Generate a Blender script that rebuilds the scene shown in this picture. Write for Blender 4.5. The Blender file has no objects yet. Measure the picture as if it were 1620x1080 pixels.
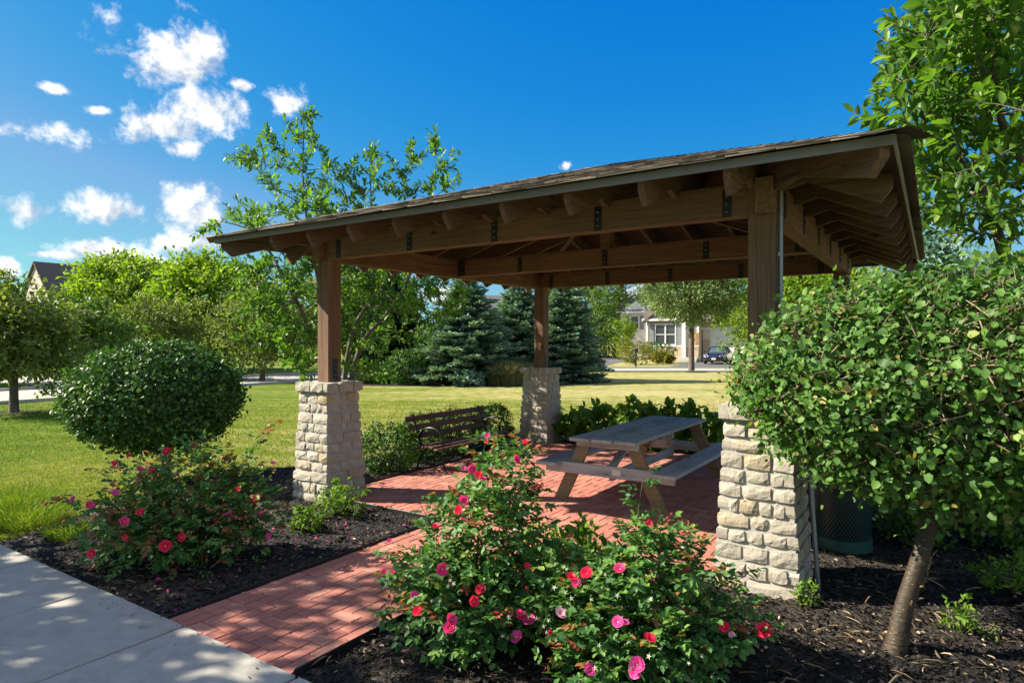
import bpy, bmesh, math, random
import numpy as np
from mathutils import Vector, Matrix, noise as mnoise
C = bpy.context.scene.collection
SC = bpy.context.scene
PI = math.pi
R = math.radians

# ------------------------------------------------------------------ camera, sky, sun, exposure
CAM_H, FPX = 1.85, 1012.0
cam = bpy.data.objects.new('camera', bpy.data.cameras.new('camera')); C.objects.link(cam)
cam.location = (0, 0, CAM_H); cam.rotation_euler = (R(90), 0, 0)
cam.data.sensor_width = 36; cam.data.lens = 36 * FPX / 1620
cam.data.clip_start = 0.05; cam.data.clip_end = 3000
SC.camera = cam
SC.view_settings.view_transform = 'Standard'
SC.view_settings.look = 'None'
SC.view_settings.gamma = 1
SC.view_settings.use_curve_mapping = False
SC.view_settings.exposure = 2.0
SC.cycles.max_bounces = 8; SC.cycles.transparent_max_bounces = 8
SC.cycles.diffuse_bounces = 4; SC.cycles.glossy_bounces = 3; SC.cycles.transmission_bounces = 4
SC.cycles.use_denoising = True
SC.cycles.sample_clamp_indirect = 6

SUN_AZ = math.atan2(0.10, -0.99)          # towards the sun, in the ground plane
SUN_EL = R(36)
SUN = Vector((math.cos(SUN_AZ) * math.cos(SUN_EL), math.sin(SUN_AZ) * math.cos(SUN_EL), math.sin(SUN_EL)))
sl = bpy.data.lights.new('sun', 'SUN'); sl.energy = 3.2; sl.angle = R(0.5); sl.color = (1.0, 0.90, 0.74)
so = bpy.data.objects.new('sun', sl); C.objects.link(so)
so.rotation_euler = SUN.to_track_quat('Z', 'Y').to_euler(); so.location = (-20, 0, 30)

def at(px, py, d):
    """a point of the place seen at photo pixel (px, py), d metres in front of the camera plane"""
    return Vector(((px - 810) / FPX * d, d, CAM_H + (540 - py) / FPX * d))

world = bpy.data.worlds.new('World'); SC.world = world; world.use_nodes = True
def build_world():
    nt = world.node_tree; N = nt.nodes; L = nt.links; N.clear()
    def node(t, **k):
        n = N.new(t)
        for a, b in k.items(): setattr(n, a, b)
        return n
    def math_(op, a, b=None, c=None, clamp=False):
        n = node('ShaderNodeMath', operation=op); n.use_clamp = clamp
        for i, x in enumerate((a, b, c)):
            if x is None: continue
            if isinstance(x, (int, float)): n.inputs[i].default_value = x
            else: L.new(x, n.inputs[i])
        return n.outputs[0]
    out = node('ShaderNodeOutputWorld'); bg = node('ShaderNodeBackground')
    sky = node('ShaderNodeTexSky', sky_type='NISHITA'); sky.sun_disc = False
    sky.sun_elevation = SUN_EL; sky.sun_rotation = math.atan2(SUN.x, SUN.y)
    sky.air_density = 1.0; sky.dust_density = 0.6; sky.ozone_density = 3.0; sky.altitude = 900
    # the photograph's film response to the sky: one curve per channel, the same in every direction
    sp = node('ShaderNodeSeparateColor'); cb = node('ShaderNodeCombineColor'); L.new(sky.outputs[0], sp.inputs[0])
    SKY_K = 1 / (2 ** SC.view_settings.exposure * .112)
    green = None
    for i, (g, k, top) in ((1, (.92, .130, 1.6)), (0, (4.0, .0058, 1.6)), (2, (.22, .535, 1.7))):
        q = math_('MINIMUM', math_('MULTIPLY', math_('POWER', sp.outputs[i], g), k), top)
        if i == 1: green = q
        if i == 0: q = math_('MINIMUM', q, math_('MULTIPLY_ADD', sp.outputs[0], .055, .06))
        L.new(math_('MULTIPLY', q, SKY_K), cb.inputs[i])
    geo = node('ShaderNodeNewGeometry'); tc = node('ShaderNodeTexCoord')
    d = tc.outputs['Generated']
    n1 = node('ShaderNodeTexNoise'); n1.inputs['Scale'].default_value = 16; n1.inputs['Detail'].default_value = 9; n1.inputs['Roughness'].default_value = .60
    n1.inputs['Distortion'].default_value = .25
    L.new(d, n1.inputs['Vector'])
    off = node('ShaderNodeVectorMath', operation='ADD'); L.new(d, off.inputs[0])
    off.inputs[1].default_value = tuple(SUN * .022)
    n2 = node('ShaderNodeTexNoise'); n2.inputs['Scale'].default_value = 16; n2.inputs['Detail'].default_value = 4; n2.inputs['Roughness'].default_value = .55
    n2.inputs['Distortion'].default_value = .25
    L.new(off.outputs[0], n2.inputs['Vector'])
    clouds = [(275,88,72,50),(318,68,30,22),(338,172,54,42),(300,150,30,16),(252,203,48,26),(287,236,32,17),(36,203,62,19),(45,329,56,21),
              (190,332,72,25),(290,316,52,40),(315,340,40,26),(295,382,62,20),(444,158,34,20),(92,142,20,7),(160,175,19,8),
              (155,395,66,17),(100,404,30,9),(60,402,26,7),(408,348,28,14),(265,428,40,22),(6,425,24,16),(1012,470,34,26),(384,135,24,10),(700,470,60,16),
              (895,262,10,7),(1480,390,50,30)]
    dens = None; top = None
    for (px, py, rx, ry) in clouds:
        v = Vector((px - 810, FPX, 540 - py)); ln = v.length; c = v.normalized()
        t1 = c.cross(Vector((0, 0, 1))).normalized(); t2 = t1.cross(c).normalized()
        a = node('ShaderNodeVectorMath', operation='DOT_PRODUCT'); L.new(d, a.inputs[0]); a.inputs[1].default_value = tuple(t1 * (ln / rx * .95))
        b = node('ShaderNodeVectorMath', operation='DOT_PRODUCT'); L.new(d, b.inputs[0]); b.inputs[1].default_value = tuple(t2 * (ln / ry * .95))
        g = node('ShaderNodeVectorMath', operation='DOT_PRODUCT'); L.new(d, g.inputs[0]); g.inputs[1].default_value = tuple(c)
        bo = math_('SUBTRACT', b.outputs['Value'], c.dot(t2) * 0)
        rr = math_('SQRT', math_('ADD', math_('MULTIPLY', a.outputs['Value'], a.outputs['Value']), math_('MULTIPLY', bo, bo)))
        f = math_('SUBTRACT', 1.0, rr)
        f = math_('MINIMUM', f, math_('MULTIPLY', g.outputs['Value'], 4.0))
        f = math_('MAXIMUM', f, -1.5)
        dens = f if dens is None else math_('MAXIMUM', dens, f)
    # the rest of the sky: unseen cumulus added as white fill light, held back from the view
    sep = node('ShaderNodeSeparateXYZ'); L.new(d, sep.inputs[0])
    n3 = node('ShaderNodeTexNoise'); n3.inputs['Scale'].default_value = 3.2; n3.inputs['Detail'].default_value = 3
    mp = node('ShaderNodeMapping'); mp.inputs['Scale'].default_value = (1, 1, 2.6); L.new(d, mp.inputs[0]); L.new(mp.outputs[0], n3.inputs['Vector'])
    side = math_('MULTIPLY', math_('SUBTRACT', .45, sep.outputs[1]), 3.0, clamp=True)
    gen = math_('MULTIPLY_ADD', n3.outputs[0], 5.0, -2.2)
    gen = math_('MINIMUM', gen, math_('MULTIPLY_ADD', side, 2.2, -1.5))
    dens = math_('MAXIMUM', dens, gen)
    n4 = node('ShaderNodeTexNoise'); n4.inputs['Scale'].default_value = 46; n4.inputs['Detail'].default_value = 6; n4.inputs['Roughness'].default_value = .6; L.new(d, n4.inputs['Vector'])
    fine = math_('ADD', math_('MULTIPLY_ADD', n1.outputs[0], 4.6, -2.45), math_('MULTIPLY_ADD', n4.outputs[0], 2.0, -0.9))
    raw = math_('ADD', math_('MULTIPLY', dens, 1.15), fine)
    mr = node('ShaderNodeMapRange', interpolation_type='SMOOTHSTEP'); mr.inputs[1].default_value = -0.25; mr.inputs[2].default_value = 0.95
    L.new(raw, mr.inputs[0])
    lit = math_('MULTIPLY_ADD', math_('SUBTRACT', n1.outputs[0], n2.outputs[0]), 5.0, .66, clamp=True)
    cc = node('ShaderNodeMix', data_type='RGBA'); cc.inputs[6].default_value = (1.25, 1.42, 1.70, 1); cc.inputs[7].default_value = (2.95, 2.9, 2.82, 1)  # lit cloud colour raised past white for more fill from the added clouds
    L.new(lit, cc.inputs[0])
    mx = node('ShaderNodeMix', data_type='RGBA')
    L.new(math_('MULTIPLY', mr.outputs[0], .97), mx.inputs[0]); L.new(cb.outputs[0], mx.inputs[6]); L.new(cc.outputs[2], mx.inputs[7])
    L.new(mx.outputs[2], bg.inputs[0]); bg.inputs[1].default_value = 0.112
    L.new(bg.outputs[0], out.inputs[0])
build_world()
world.cycles.sampling_method = 'MANUAL'; world.cycles.sample_map_resolution = 512

# ------------------------------------------------------------------ helpers
class MB:
    def __init__(s): s.v = []; s.f = []; s.m = []; s.sm = []
    def add(s, verts, faces, M=None, mi=0, smooth=False):
        o = len(s.v)
        s.v += [tuple(M @ Vector(p)) for p in verts] if M is not None else [tuple(p) for p in verts]
        for f in faces: s.f.append(tuple(i + o for i in f)); s.m.append(mi); s.sm.append(smooth)
        return s
    def box(s, c, d, M=None, mi=0, ch=0.0):
        x, y, z = d[0] / 2, d[1] / 2, d[2] / 2
        T = Matrix.Translation(c); T = M @ T if M is not None else T
        if ch <= 0:
            v = [(-x,-y,-z),(x,-y,-z),(x,y,-z),(-x,y,-z),(-x,-y,z),(x,-y,z),(x,y,z),(-x,y,z)]
            f = [(0,3,2,1),(4,5,6,7),(0,1,5,4),(1,2,6,5),(2,3,7,6),(3,0,4,7)]
            return s.add(v, f, T, mi)
        k = ch; v = []; idx = {}
        for sx in (-1, 1):
            for sy in (-1, 1):
                for sz in (-1, 1):
                    for ax in range(3):
                        p = [sx * (x - k), sy * (y - k), sz * (z - k)]
                        p[ax] = (sx * x, sy * y, sz * z)[ax]
                        idx[sx, sy, sz, ax] = len(v); v.append(tuple(p))
        f = []
        def q(a): f.append(tuple(a))
        for sg in (-1, 1):
            q([idx[sg,-1,-1,0], idx[sg,1,-1,0], idx[sg,1,1,0], idx[sg,-1,1,0]][::sg])
            q([idx[-1,sg,-1,1], idx[-1,sg,1,1], idx[1,sg,1,1], idx[1,sg,-1,1]][::sg])
            q([idx[-1,-1,sg,2], idx[1,-1,sg,2], idx[1,1,sg,2], idx[-1,1,sg,2]][::sg])
        for a in (-1, 1):
            for b in (-1, 1):
                q([idx[a,b,-1,0], idx[a,b,-1,1], idx[a,b,1,1], idx[a,b,1,0]][::a*b] )
                q([idx[a,-1,b,2], idx[a,-1,b,0], idx[a,1,b,0], idx[a,1,b,2]][::-a*b*-1])
                q([idx[-1,a,b,1], idx[-1,a,b,2], idx[1,a,b,2], idx[1,a,b,1]][::a*b])
        for a in (-1, 1):
            for b in (-1, 1):
                for c_ in (-1, 1):
                    q([idx[a,b,c_,0], idx[a,b,c_,1], idx[a,b,c_,2]][::a*b*c_])
        return s.add(v, f, T, mi)
    def prism(s, prof, y0, y1, M=None, mi=0):
        """profile in x,z (counter-clockwise seen from -y), extruded in y"""
        n = len(prof)
        v = [(p[0], y0, p[1]) for p in prof] + [(p[0], y1, p[1]) for p in prof]
        f = [tuple(range(n)), tuple(range(2*n-1, n-1, -1))] + [((i+1) % n, i, i+n, (i+1) % n + n) for i in range(n)]
        return s.add(v, f, M, mi)
    def tube(s, pts, rad, n=8, mi=0, cap=True, M=None):
        pts = [Vector(p) for p in pts]
        if isinstance(rad, (int, float)): rad = [rad] * len(pts)
        t0 = (pts[1] - pts[0]).normalized()
        up = Vector((0, 0, 1)) if abs(t0.z) < .9 else Vector((1, 0, 0))
        x = t0.cross(up).normalized(); v = []; f = []
        for i, p in enumerate(pts):
            t = (pts[min(i+1, len(pts)-1)] - pts[max(i-1, 0)]).normalized()
            x = (x - t * x.dot(t)).normalized(); y = t.cross(x)
            for k in range(n):
                a = 2 * PI * k / n
                v.append(p + (x * math.cos(a) + y * math.sin(a)) * rad[i])
        for i in range(len(pts) - 1):
            for k in range(n):
                k2 = (k + 1) % n
                f.append((i*n+k, i*n+k2, (i+1)*n+k2, (i+1)*n+k))
        s.add(v, f, M, mi, True)
        if cap:
            s.add(v, [tuple(range(n-1, -1, -1)), tuple((len(pts)-1)*n + k for k in range(n))], M, mi)
        return s
    def lathe(s, prof, n=16, M=None, mi=0, smooth=True):
        v = []; f = []
        for r, z in prof:
            for k in range(n): v.append((r * math.cos(2*PI*k/n), r * math.sin(2*PI*k/n), z))
        for i in range(len(prof) - 1):
            for k in range(n):
                k2 = (k + 1) % n; f.append((i*n+k, i*n+k2, (i+1)*n+k2, (i+1)*n+k))
        return s.add(v, f, M, mi, smooth)
    def mesh(s, name, *mats):
        me = bpy.data.meshes.new(name); me.from_pydata(s.v, [], s.f)
        for m in mats: me.materials.append(m)
        me.polygons.foreach_set('material_index', s.m); me.polygons.foreach_set('use_smooth', s.sm)
        me.update(); return me

def np_mesh(name, V, F, mats, tint=None, smooth=False, mi=None):
    me = bpy.data.meshes.new(name); V = np.asarray(V, np.float32); F = np.asarray(F, np.int32)
    n, k = F.shape
    me.vertices.add(len(V)); me.vertices.foreach_set('co', V.ravel())
    me.loops.add(n * k); me.loops.foreach_set('vertex_index', F.ravel())
    me.polygons.add(n); me.polygons.foreach_set('loop_start', np.arange(0, n * k, k, dtype=np.int32))
    me.polygons.foreach_set('loop_total', np.full(n, k, np.int32))
    if smooth: me.polygons.foreach_set('use_smooth', np.ones(n, bool))
    for m in mats: me.materials.append(m)
    if mi is not None: me.polygons.foreach_set('material_index', np.asarray(mi, np.int32))
    if tint is not None:
        a = me.attributes.new('tint', 'FLOAT', 'POINT'); a.data.foreach_set('value', np.asarray(tint, np.float32))
    me.update(calc_edges=True); return me

def tag(o, label=None, cat=None, group=None, kind=None):
    if label: o['label'] = label
    if cat: o['category'] = cat
    if group: o['group'] = group
    if kind: o['kind'] = kind
    return o
def obj(name, me, parent=None, M=None, **k):
    o = bpy.data.objects.new(name, me); C.objects.link(o)
    if parent is not None: o.parent = parent
    if M is not None: o.matrix_local = M
    return tag(o, **k)
def thing(name, label, cat, loc=(0, 0, 0), rz=0.0, group=None):
    o = bpy.data.objects.new(name, None); C.objects.link(o); o.empty_display_size = .2
    o.location = loc; o.rotation_euler = (0, 0, rz)
    return tag(o, label, cat, group)
def T(x, y, z): return Matrix.Translation((x, y, z))
def RZ(a): return Matrix.Rotation(a, 4, 'Z')
def RX(a): return Matrix.Rotation(a, 4, 'X')
def RY(a): return Matrix.Rotation(a, 4, 'Y')
def axis(p, q, up=(0, 0, 1)):
    """matrix at p with local x towards q and local z near up"""
    x = (Vector(q) - Vector(p)).normalized(); y = Vector(up).cross(x).normalized(); z = x.cross(y)
    M = Matrix((x, y, z)).transposed().to_4x4(); M.translation = p
    return M

# ------------------------------------------------------------------ materials
class Mat:
    def __init__(s, name):
        s.m = bpy.data.materials.new(name); s.m.use_nodes = True; s.nt = s.m.node_tree; s.N = s.nt.nodes; s.L = s.nt.links
        s.b = s.N['Principled BSDF']; s.out = s.N['Material Output']
        s._tc = None
    def n(s, t, **k):
        x = s.N.new(t)
        for a, b in k.items(): setattr(x, a, b)
        return x
    def put(s, x, i):
        if isinstance(x, (int, float)): i.default_value = x
        elif isinstance(x, tuple): i.default_value = x if len(x) == 4 else x + (1,)
        else: s.L.new(x, i)
    def coord(s, which='Object', scale=(1, 1, 1)):
        if s._tc is None: s._tc = s.n('ShaderNodeTexCoord')
        mp = s.n('ShaderNodeMapping'); mp.inputs['Scale'].default_value = scale
        s.L.new(s._tc.outputs[which], mp.inputs[0]); return mp.outputs[0]
    def noise(s, vec, scale=5, detail=4, rough=.55, dist=0):
        x = s.n('ShaderNodeTexNoise'); x.inputs['Scale'].default_value = scale; x.inputs['Detail'].default_value = detail
        x.inputs['Roughness'].default_value = rough; x.inputs['Distortion'].default_value = dist
        s.L.new(vec, x.inputs['Vector']); return x.outputs[0]
    def ramp(s, fac, stops):
        x = s.n('ShaderNodeValToRGB'); e = x.color_ramp.elements
        while len(e) < len(stops): e.new(.5)
        for k, (p, c) in zip(e, stops): k.position = p; k.color = c if len(c) == 4 else c + (1,)
        s.L.new(fac, x.inputs[0]); return x.outputs[0]
    def mix(s, fac, a, b, mode='MIX'):
        x = s.n('ShaderNodeMix', data_type='RGBA', blend_type=mode)
        s.put(fac, x.inputs[0]); s.put(a, x.inputs[6]); s.put(b, x.inputs[7]); return x.outputs[2]
    def math(s, op, a, b=0.0, clamp=False):
        x = s.n('ShaderNodeMath', operation=op); x.use_clamp = clamp
        s.put(a, x.inputs[0]); s.put(b, x.inputs[1]); return x.outputs[0]
    def rand(s):
        return s.n('ShaderNodeObjectInfo').outputs['Random']
    def rng(s, v, a, b, c, d):
        x = s.n('ShaderNodeMapRange'); s.put(v, x.inputs[0])
        for i, q in enumerate((a, b, c, d)): x.inputs[i+1].default_value = q
        return x.outputs[0]
    def bump(s, h, strength=.4, dist=.01):
        x = s.n('ShaderNodeBump'); x.inputs['Strength'].default_value = strength; x.inputs['Distance'].default_value = dist
        s.L.new(h, x.inputs['Height']); s.L.new(x.outputs[0], s.b.inputs['Normal']); return x.outputs[0]
    def set(s, col=None, rough=None, metal=None, spec=None):
        if col is not None: s.put(col, s.b.inputs['Base Color'])
        if rough is not None: s.put(rough, s.b.inputs['Roughness'])
        if metal is not None: s.put(metal, s.b.inputs['Metallic'])
        if spec is not None: s.put(spec, s.b.inputs['Specular IOR Level'])
        return s.m

def plain(name, col, rough=.6, metal=0, var=.12, scale=9):
    m = Mat(name); nz = m.noise(m.coord(), scale, 5)
    c = m.mix(nz, tuple(x * (1 - var) for x in col), tuple(min(1, x * (1 + var)) for x in col))
    m.bump(nz, .15, .004); return m.set(c, rough, metal)
def wood(name, dark, light, rough=.75, knots=True, length_scale=1.2, weather=None):
    m = Mat(name); r = m.rand()
    off = m.n('ShaderNodeCombineXYZ'); m.L.new(m.math('MULTIPLY', r, 37.0), off.inputs[0]); m.L.new(m.math('MULTIPLY', r, 11.0), off.inputs[1])
    ad = m.n('ShaderNodeVectorMath', operation='ADD'); m.L.new(m.coord('Object', (length_scale, 26, 26)), ad.inputs[0]); m.L.new(off.outputs[0], ad.inputs[1])
    g = m.noise(ad.outputs[0], 1.6, 6, .6, .7)
    ad2 = m.n('ShaderNodeVectorMath', operation='ADD'); m.L.new(m.coord('Object', (.9, 3, 3)), ad2.inputs[0]); m.L.new(off.outputs[0], ad2.inputs[1])
    big = m.noise(ad2.outputs[0], 1.3, 3)
    c = m.ramp(g, [(.25, dark), (.72, light)])
    c = m.mix(m.rng(big, .35, .7, 0, .45), c, tuple(x * .62 for x in dark))
    c = m.mix(m.rng(r, 0, 1, 0, .3), c, tuple(x * .75 for x in light))
    if weather: c = m.mix(m.rng(big, .5, .8, 0, .8), c, weather)
    if knots:
        vo = m.n('ShaderNodeTexVoronoi'); vo.inputs['Scale'].default_value = 1.0
        ad3 = m.n('ShaderNodeVectorMath', operation='ADD'); m.L.new(m.coord('Object', (2.2, 6, 6)), ad3.inputs[0]); m.L.new(off.outputs[0], ad3.inputs[1])
        m.L.new(ad3.outputs[0], vo.inputs['Vector'])
        c = m.mix(m.rng(vo.outputs['Distance'], .06, .14, .8, 0), c, tuple(x * .25 for x in dark))
    m.bump(g, .35, .004); return m.set(c, rough, spec=.25)
def leafmat(name, stops, rough=.45, trans=.30, spec=.5, tcol=1.35):
    rough = rough * .6 + .26; spec = spec * .55; m = Mat(name); a = m.n('ShaderNodeAttribute', attribute_name='tint')
    c = m.ramp(a.outputs['Fac'], stops); m.set(c, rough, spec=spec)
    tr = m.n('ShaderNodeBsdfTranslucent')
    tc = m.mix(1.0, c, (tcol * 1.15, tcol * 1.25, tcol * .45), 'MULTIPLY')
    m.L.new(tc, tr.inputs[0])
    mx = m.n('ShaderNodeMixShader'); mx.inputs[0].default_value = trans
    m.L.new(m.b.outputs[0], mx.inputs[1]); m.L.new(tr.outputs[0], mx.inputs[2]); m.L.new(mx.outputs[0], m.out.inputs[0])
    return m.m
def G(h): # sRGB hex to linear
    h = h.lstrip('#'); c = [int(h[i:i+2], 16) / 255 for i in (0, 2, 4)]
    return tuple(x / 12.92 if x <= .04045 else ((x + .055) / 1.055) ** 2.4 for x in c)

M_ = {}
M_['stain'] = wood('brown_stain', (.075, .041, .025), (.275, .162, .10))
M_['deck'] = wood('deck_boards', (.038, .022, .014), (.085, .05, .032)); M_['rafter'] = wood('shaded_brown_stain', (.055, .031, .02), (.19, .115, .075))  # deck and rafter browns darkened to put the under-roof shade into the colour
M_['grey_wood'] = wood('weathered_grey_wood', (.27, .285, .29), (.52, .535, .525), .85, weather=(.24, .215, .17))
M_['leg_wood'] = wood('weathered_leg_wood', (.13, .088, .045), (.37, .27, .14), .85, weather=(.25, .22, .16))
M_['slat'] = wood('bench_slat', (.06, .032, .022), (.15, .085, .055), .6, knots=False, weather=(.23, .16, .12))
M_['iron'] = plain('black_iron', (.012, .013, .015), .35, .2)
M_['steel'] = plain('galvanised_steel', (.24, .26, .27), .42, .7)
M_['bolt'] = plain('bolt_head', (.12, .12, .125), .4, .9)
M_['plate'] = plain('bracket_black', (.016, .018, .02), .45, .3)
M_['fascia'] = plain('grey_drip_edge', (.135, .135, .14), .5)
def _stone():
    m = Mat('limestone'); r = m.rand(); v = m.coord('Object')
    n1 = m.noise(v, 9, 7, .65); n2 = m.noise(v, 38, 6, .7)
    base = m.ramp(r, [(0, (.44, .405, .335)), (.4, (.50, .465, .39)), (.72, (.40, .37, .31)), (.86, (.48, .40, .27)), (.94, (.46, .34, .19)), (1, (.49, .45, .37))])
    c = m.mix(m.rng(n1, .35, .7, 0, .8), base, (.30, .27, .215)); c = m.mix(m.rng(n1, .58, .74, 0, .42), c, (.50, .34, .16))
    c = m.mix(m.rng(n2, .56, .74, 0, .45), c, (.60, .57, .50))
    m.bump(m.math('ADD', n1, m.math('MULTIPLY', n2, .5)), .55, .015); return m.set(c, .9, spec=.2)
M_['stone'] = _stone()
def _mortar():
    m = Mat('mortar'); v = m.coord('Object'); n = m.noise(v, 60, 6, .7)
    m.bump(n, .6, .006); return m.set(m.mix(n, (.31, .30, .27), (.43, .415, .375)), .95)
M_['mortar'] = _mortar()
def _brick():
    m = Mat('red_brick'); r = m.rand(); g = m.n('ShaderNodeNewGeometry')
    n1 = m.noise(g.outputs['Position'], 55, 6, .7); n2 = m.noise(g.outputs['Position'], 1.3, 4)
    isl = g.outputs['Random Per Island']; rr = m.math('FRACT', m.math('ADD', r, isl))
    c = m.ramp(rr, [(0, (.31, .115, .088)), (.3, (.45, .18, .135)), (.6, (.37, .145, .112)), (.85, (.50, .24, .18)), (1, (.27, .108, .092))])
    c = m.mix(m.rng(n1, .3, .75, 0, .5), c, (.31, .125, .10)); c = m.mix(m.rng(n2, .5, .75, 0, .4), c, (.46, .25, .19))
    n4 = m.noise(g.outputs['Position'], 260, 2); c = m.mix(m.rng(n4, .64, .72, 0, .5), c, (.42, .30, .25))
    m.bump(n1, .4, .004); return m.set(c, .88, spec=.2)
M_['brick'] = _brick()
def _concrete():
    m = Mat('concrete'); v = m.n('ShaderNodeNewGeometry').outputs['Position']
    n1 = m.noise(v, 1.1, 5); n2 = m.noise(v, 90, 5, .75); n3 = m.noise(v, 9, 6, .65)
    c = m.mix(n1, (.34, .32, .28), (.43, .41, .365)); c = m.mix(m.rng(n3, .45, .75, 0, .55), c, (.25, .235, .205)); n5 = m.noise(v, 2.7, 6, .7, 1.0); c = m.mix(m.rng(n5, .52, .68, 0, .45), c, (.22, .205, .175))
    c = m.mix(m.rng(n2, .45, .8, 0, .45), c, (.23, .22, .20)); c = m.mix(m.rng(m.noise(v, 210, 2), .68, .72, 0, .6), c, (.14, .13, .12))
    m.bump(m.math('ADD', n2, m.math('MULTIPLY', n3, .6)), .5, .005); return m.set(c, .9, spec=.25)
M_['concrete'] = _concrete()
def _mulch():
    m = Mat('dark_mulch'); v = m.n('ShaderNodeNewGeometry').outputs['Position']
    vo = m.n('ShaderNodeTexVoronoi'); vo.inputs['Scale'].default_value = 34; m.L.new(v, vo.inputs['Vector'])
    n1 = m.noise(v, .55, 4); n2 = m.noise(v, 45, 6, .7); tc = m.n('ShaderNodeTexCoord')
    c = m.ramp(vo.outputs['Color'], [(0, (.005, .005, .0055)), (.6, (.020, .0185, .0185)), (.9, (.045, .040, .037)), (1, (.085, .074, .064))])
    a = m.n('ShaderNodeAttribute', attribute_name='tint')
    dry = m.ramp(vo.outputs['Color'], [(0, (.06, .04, .024)), (.5, (.22, .15, .09)), (1, (.40, .30, .19))])
    dirt = m.math('MULTIPLY', m.rng(n1, .47, .62, 0, .7), 1.0)
    c = m.mix(dirt, c, m.mix(n2, (.03, .025, .02), (.12, .095, .07)))
    c = m.mix(a.outputs['Fac'], c, dry)
    m.bump(m.math('ADD', vo.outputs['Distance'], n2), .9, .03); return m.set(c, .85, spec=.3)
M_['mulch'] = _mulch()
def _lawn():
    m = Mat('lawn_turf'); v = m.n('ShaderNodeNewGeometry').outputs['Position']
    mp = m.n('ShaderNodeMapping'); mp.inputs['Rotation'].default_value = (0, 0, .35); mp.inputs['Scale'].default_value = (.35, 1, 1); m.L.new(v, mp.inputs[0])
    n1 = m.noise(mp.outputs[0], .30, 5, .6); n2 = m.noise(v, 2.2, 5, .65); n3 = m.noise(v, 26, 5, .7)
    sx = m.n('ShaderNodeSeparateXYZ'); m.L.new(v, sx.inputs[0])
    gx = m.rng(sx.outputs[0], -9, 4, -.16, .17)         # drier to the right of the picnic shelter
    wv = m.n('ShaderNodeTexWave'); wv.inputs['Scale'].default_value = .33; wv.inputs['Distortion'].default_value = 1.6; wv.inputs['Detail'].default_value = 2; m.L.new(mp.outputs[0], wv.inputs['Vector']); wv.bands_direction = 'Y'
    d = m.math('ADD', m.math('ADD', m.math('ADD', n1, m.math('MULTIPLY', m.math('SUBTRACT', n2, .5), .85)), gx), m.math('MULTIPLY', m.math('SUBTRACT', wv.outputs[1], .5), .10))
    c = m.ramp(d, [(.26, (.085, .150, .014)), (.42, (.17, .21, .028)), (.55, (.28, .28, .070)), (.75, (.47, .41, .19))])
    c = m.mix(m.rng(n3, .35, .75, .35, 0), c, (.07, .10, .016)); c = m.mix(m.rng(n3, .55, .8, 0, .35), c, (.38, .33, .13))
    m.bump(n3, .9, .04); return m.set(c, .95, spec=.1)
M_['lawn'] = _lawn()
def _road(name, a, b):
    m = Mat(name); v = m.n('ShaderNodeNewGeometry').outputs['Position']
    n1 = m.noise(v, .3, 4); n2 = m.noise(v, 40, 4)
    c = m.mix(n1, a, b); c = m.mix(m.rng(n2, .4, .8, 0, .3), c, tuple(x * .6 for x in a)); m.bump(n2, .2, .004); return m.set(c, .9)
M_['road'] = _road('pale_road', (.34, .32, .28), (.42, .40, .36))
M_['asphalt'] = _road('asphalt', (.085, .085, .09), (.12, .12, .125))
M_['kerb'] = _road('kerb_concrete', (.40, .38, .34), (.48, .46, .42))
def _shingle():
    m = Mat('asphalt_shingle'); r = m.rand(); g = m.n('ShaderNodeNewGeometry'); isl = g.outputs['Random Per Island']
    rr = m.math('FRACT', m.math('ADD', r, isl)); n = m.noise(g.outputs['Position'], 190, 3, .7)
    c = m.ramp(rr, [(0, (.05, .045, .042)), (.3, (.15, .13, .105)), (.6, (.24, .20, .15)), (.8, (.10, .09, .08)), (1, (.29, .245, .18))])
    c = m.mix(m.rng(n, .4, .7, 0, .5), c, (.05, .042, .038)); m.bump(n, .5, .003); return m.set(c, .95, spec=.1)
M_['shingle'] = _shingle()
def _bark(name, a, b, lent=None, sc=1.0):
    m = Mat(name); v = m.coord('Object', (1, 1, .35) if lent is None else (1, 1, 4))
    n = m.noise(v, 14 * sc, 6, .65); c = m.ramp(n, [(.3, a), (.7, b)])
    if lent:
        vo = m.n('ShaderNodeTexVoronoi'); vo.inputs['Scale'].default_value = 26
        m.L.new(m.coord('Object', (1, 1, 3.2)), vo.inputs['Vector'])
        c = m.mix(m.rng(vo.outputs['Distance'], .10, .17, .85, 0), c, lent)
    m.bump(n, .7, .012); return m.set(c, .6 if lent else .85)
M_['bark'] = _bark('grey_brown_bark', (.05, .04, .03), (.16, .13, .10))
M_['cherry_bark'] = _bark('shiny_brown_bark', (.014, .010, .006), (.062, .040, .018), (.36, .28, .17))
M_['twig'] = _bark('tan_twig', (.13, .09, .055), (.30, .23, .15))
M_['cane'] = _bark('rose_cane', (.05, .06, .02), (.12, .09, .04))
LG = leafmat
M_['viburnum'] = LG('viburnum_leaf', [(0, (.034, .085, .018)), (.5, (.068, .16, .028)), (.85, (.12, .235, .04)), (.95, (.19, .29, .06)), (1, (.30, .26, .07))], .42, .25)
M_['topiary'] = LG('topiary_leaf', [(0, (.028, .075, .016)), (.55, (.055, .135, .024)), (.9, (.10, .20, .034)), (1, (.17, .28, .06))], .34, .18, .6)
M_['magnolia'] = LG('magnolia_leaf', [(0, (.035, .09, .013)), (.5, (.075, .165, .024)), (.85, (.14, .25, .034)), (1, (.24, .32, .06))], .32, .38, .6, 1.6)
M_['rose_leaf'] = LG('rose_leaf', [(0, (.036, .10, .030)), (.4, (.075, .185, .046)), (.68, (.13, .245, .05)), (.80, (.19, .25, .05)), (.88, (.26, .13, .045)), (1, (.30, .075, .045))], .38, .25)
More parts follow.
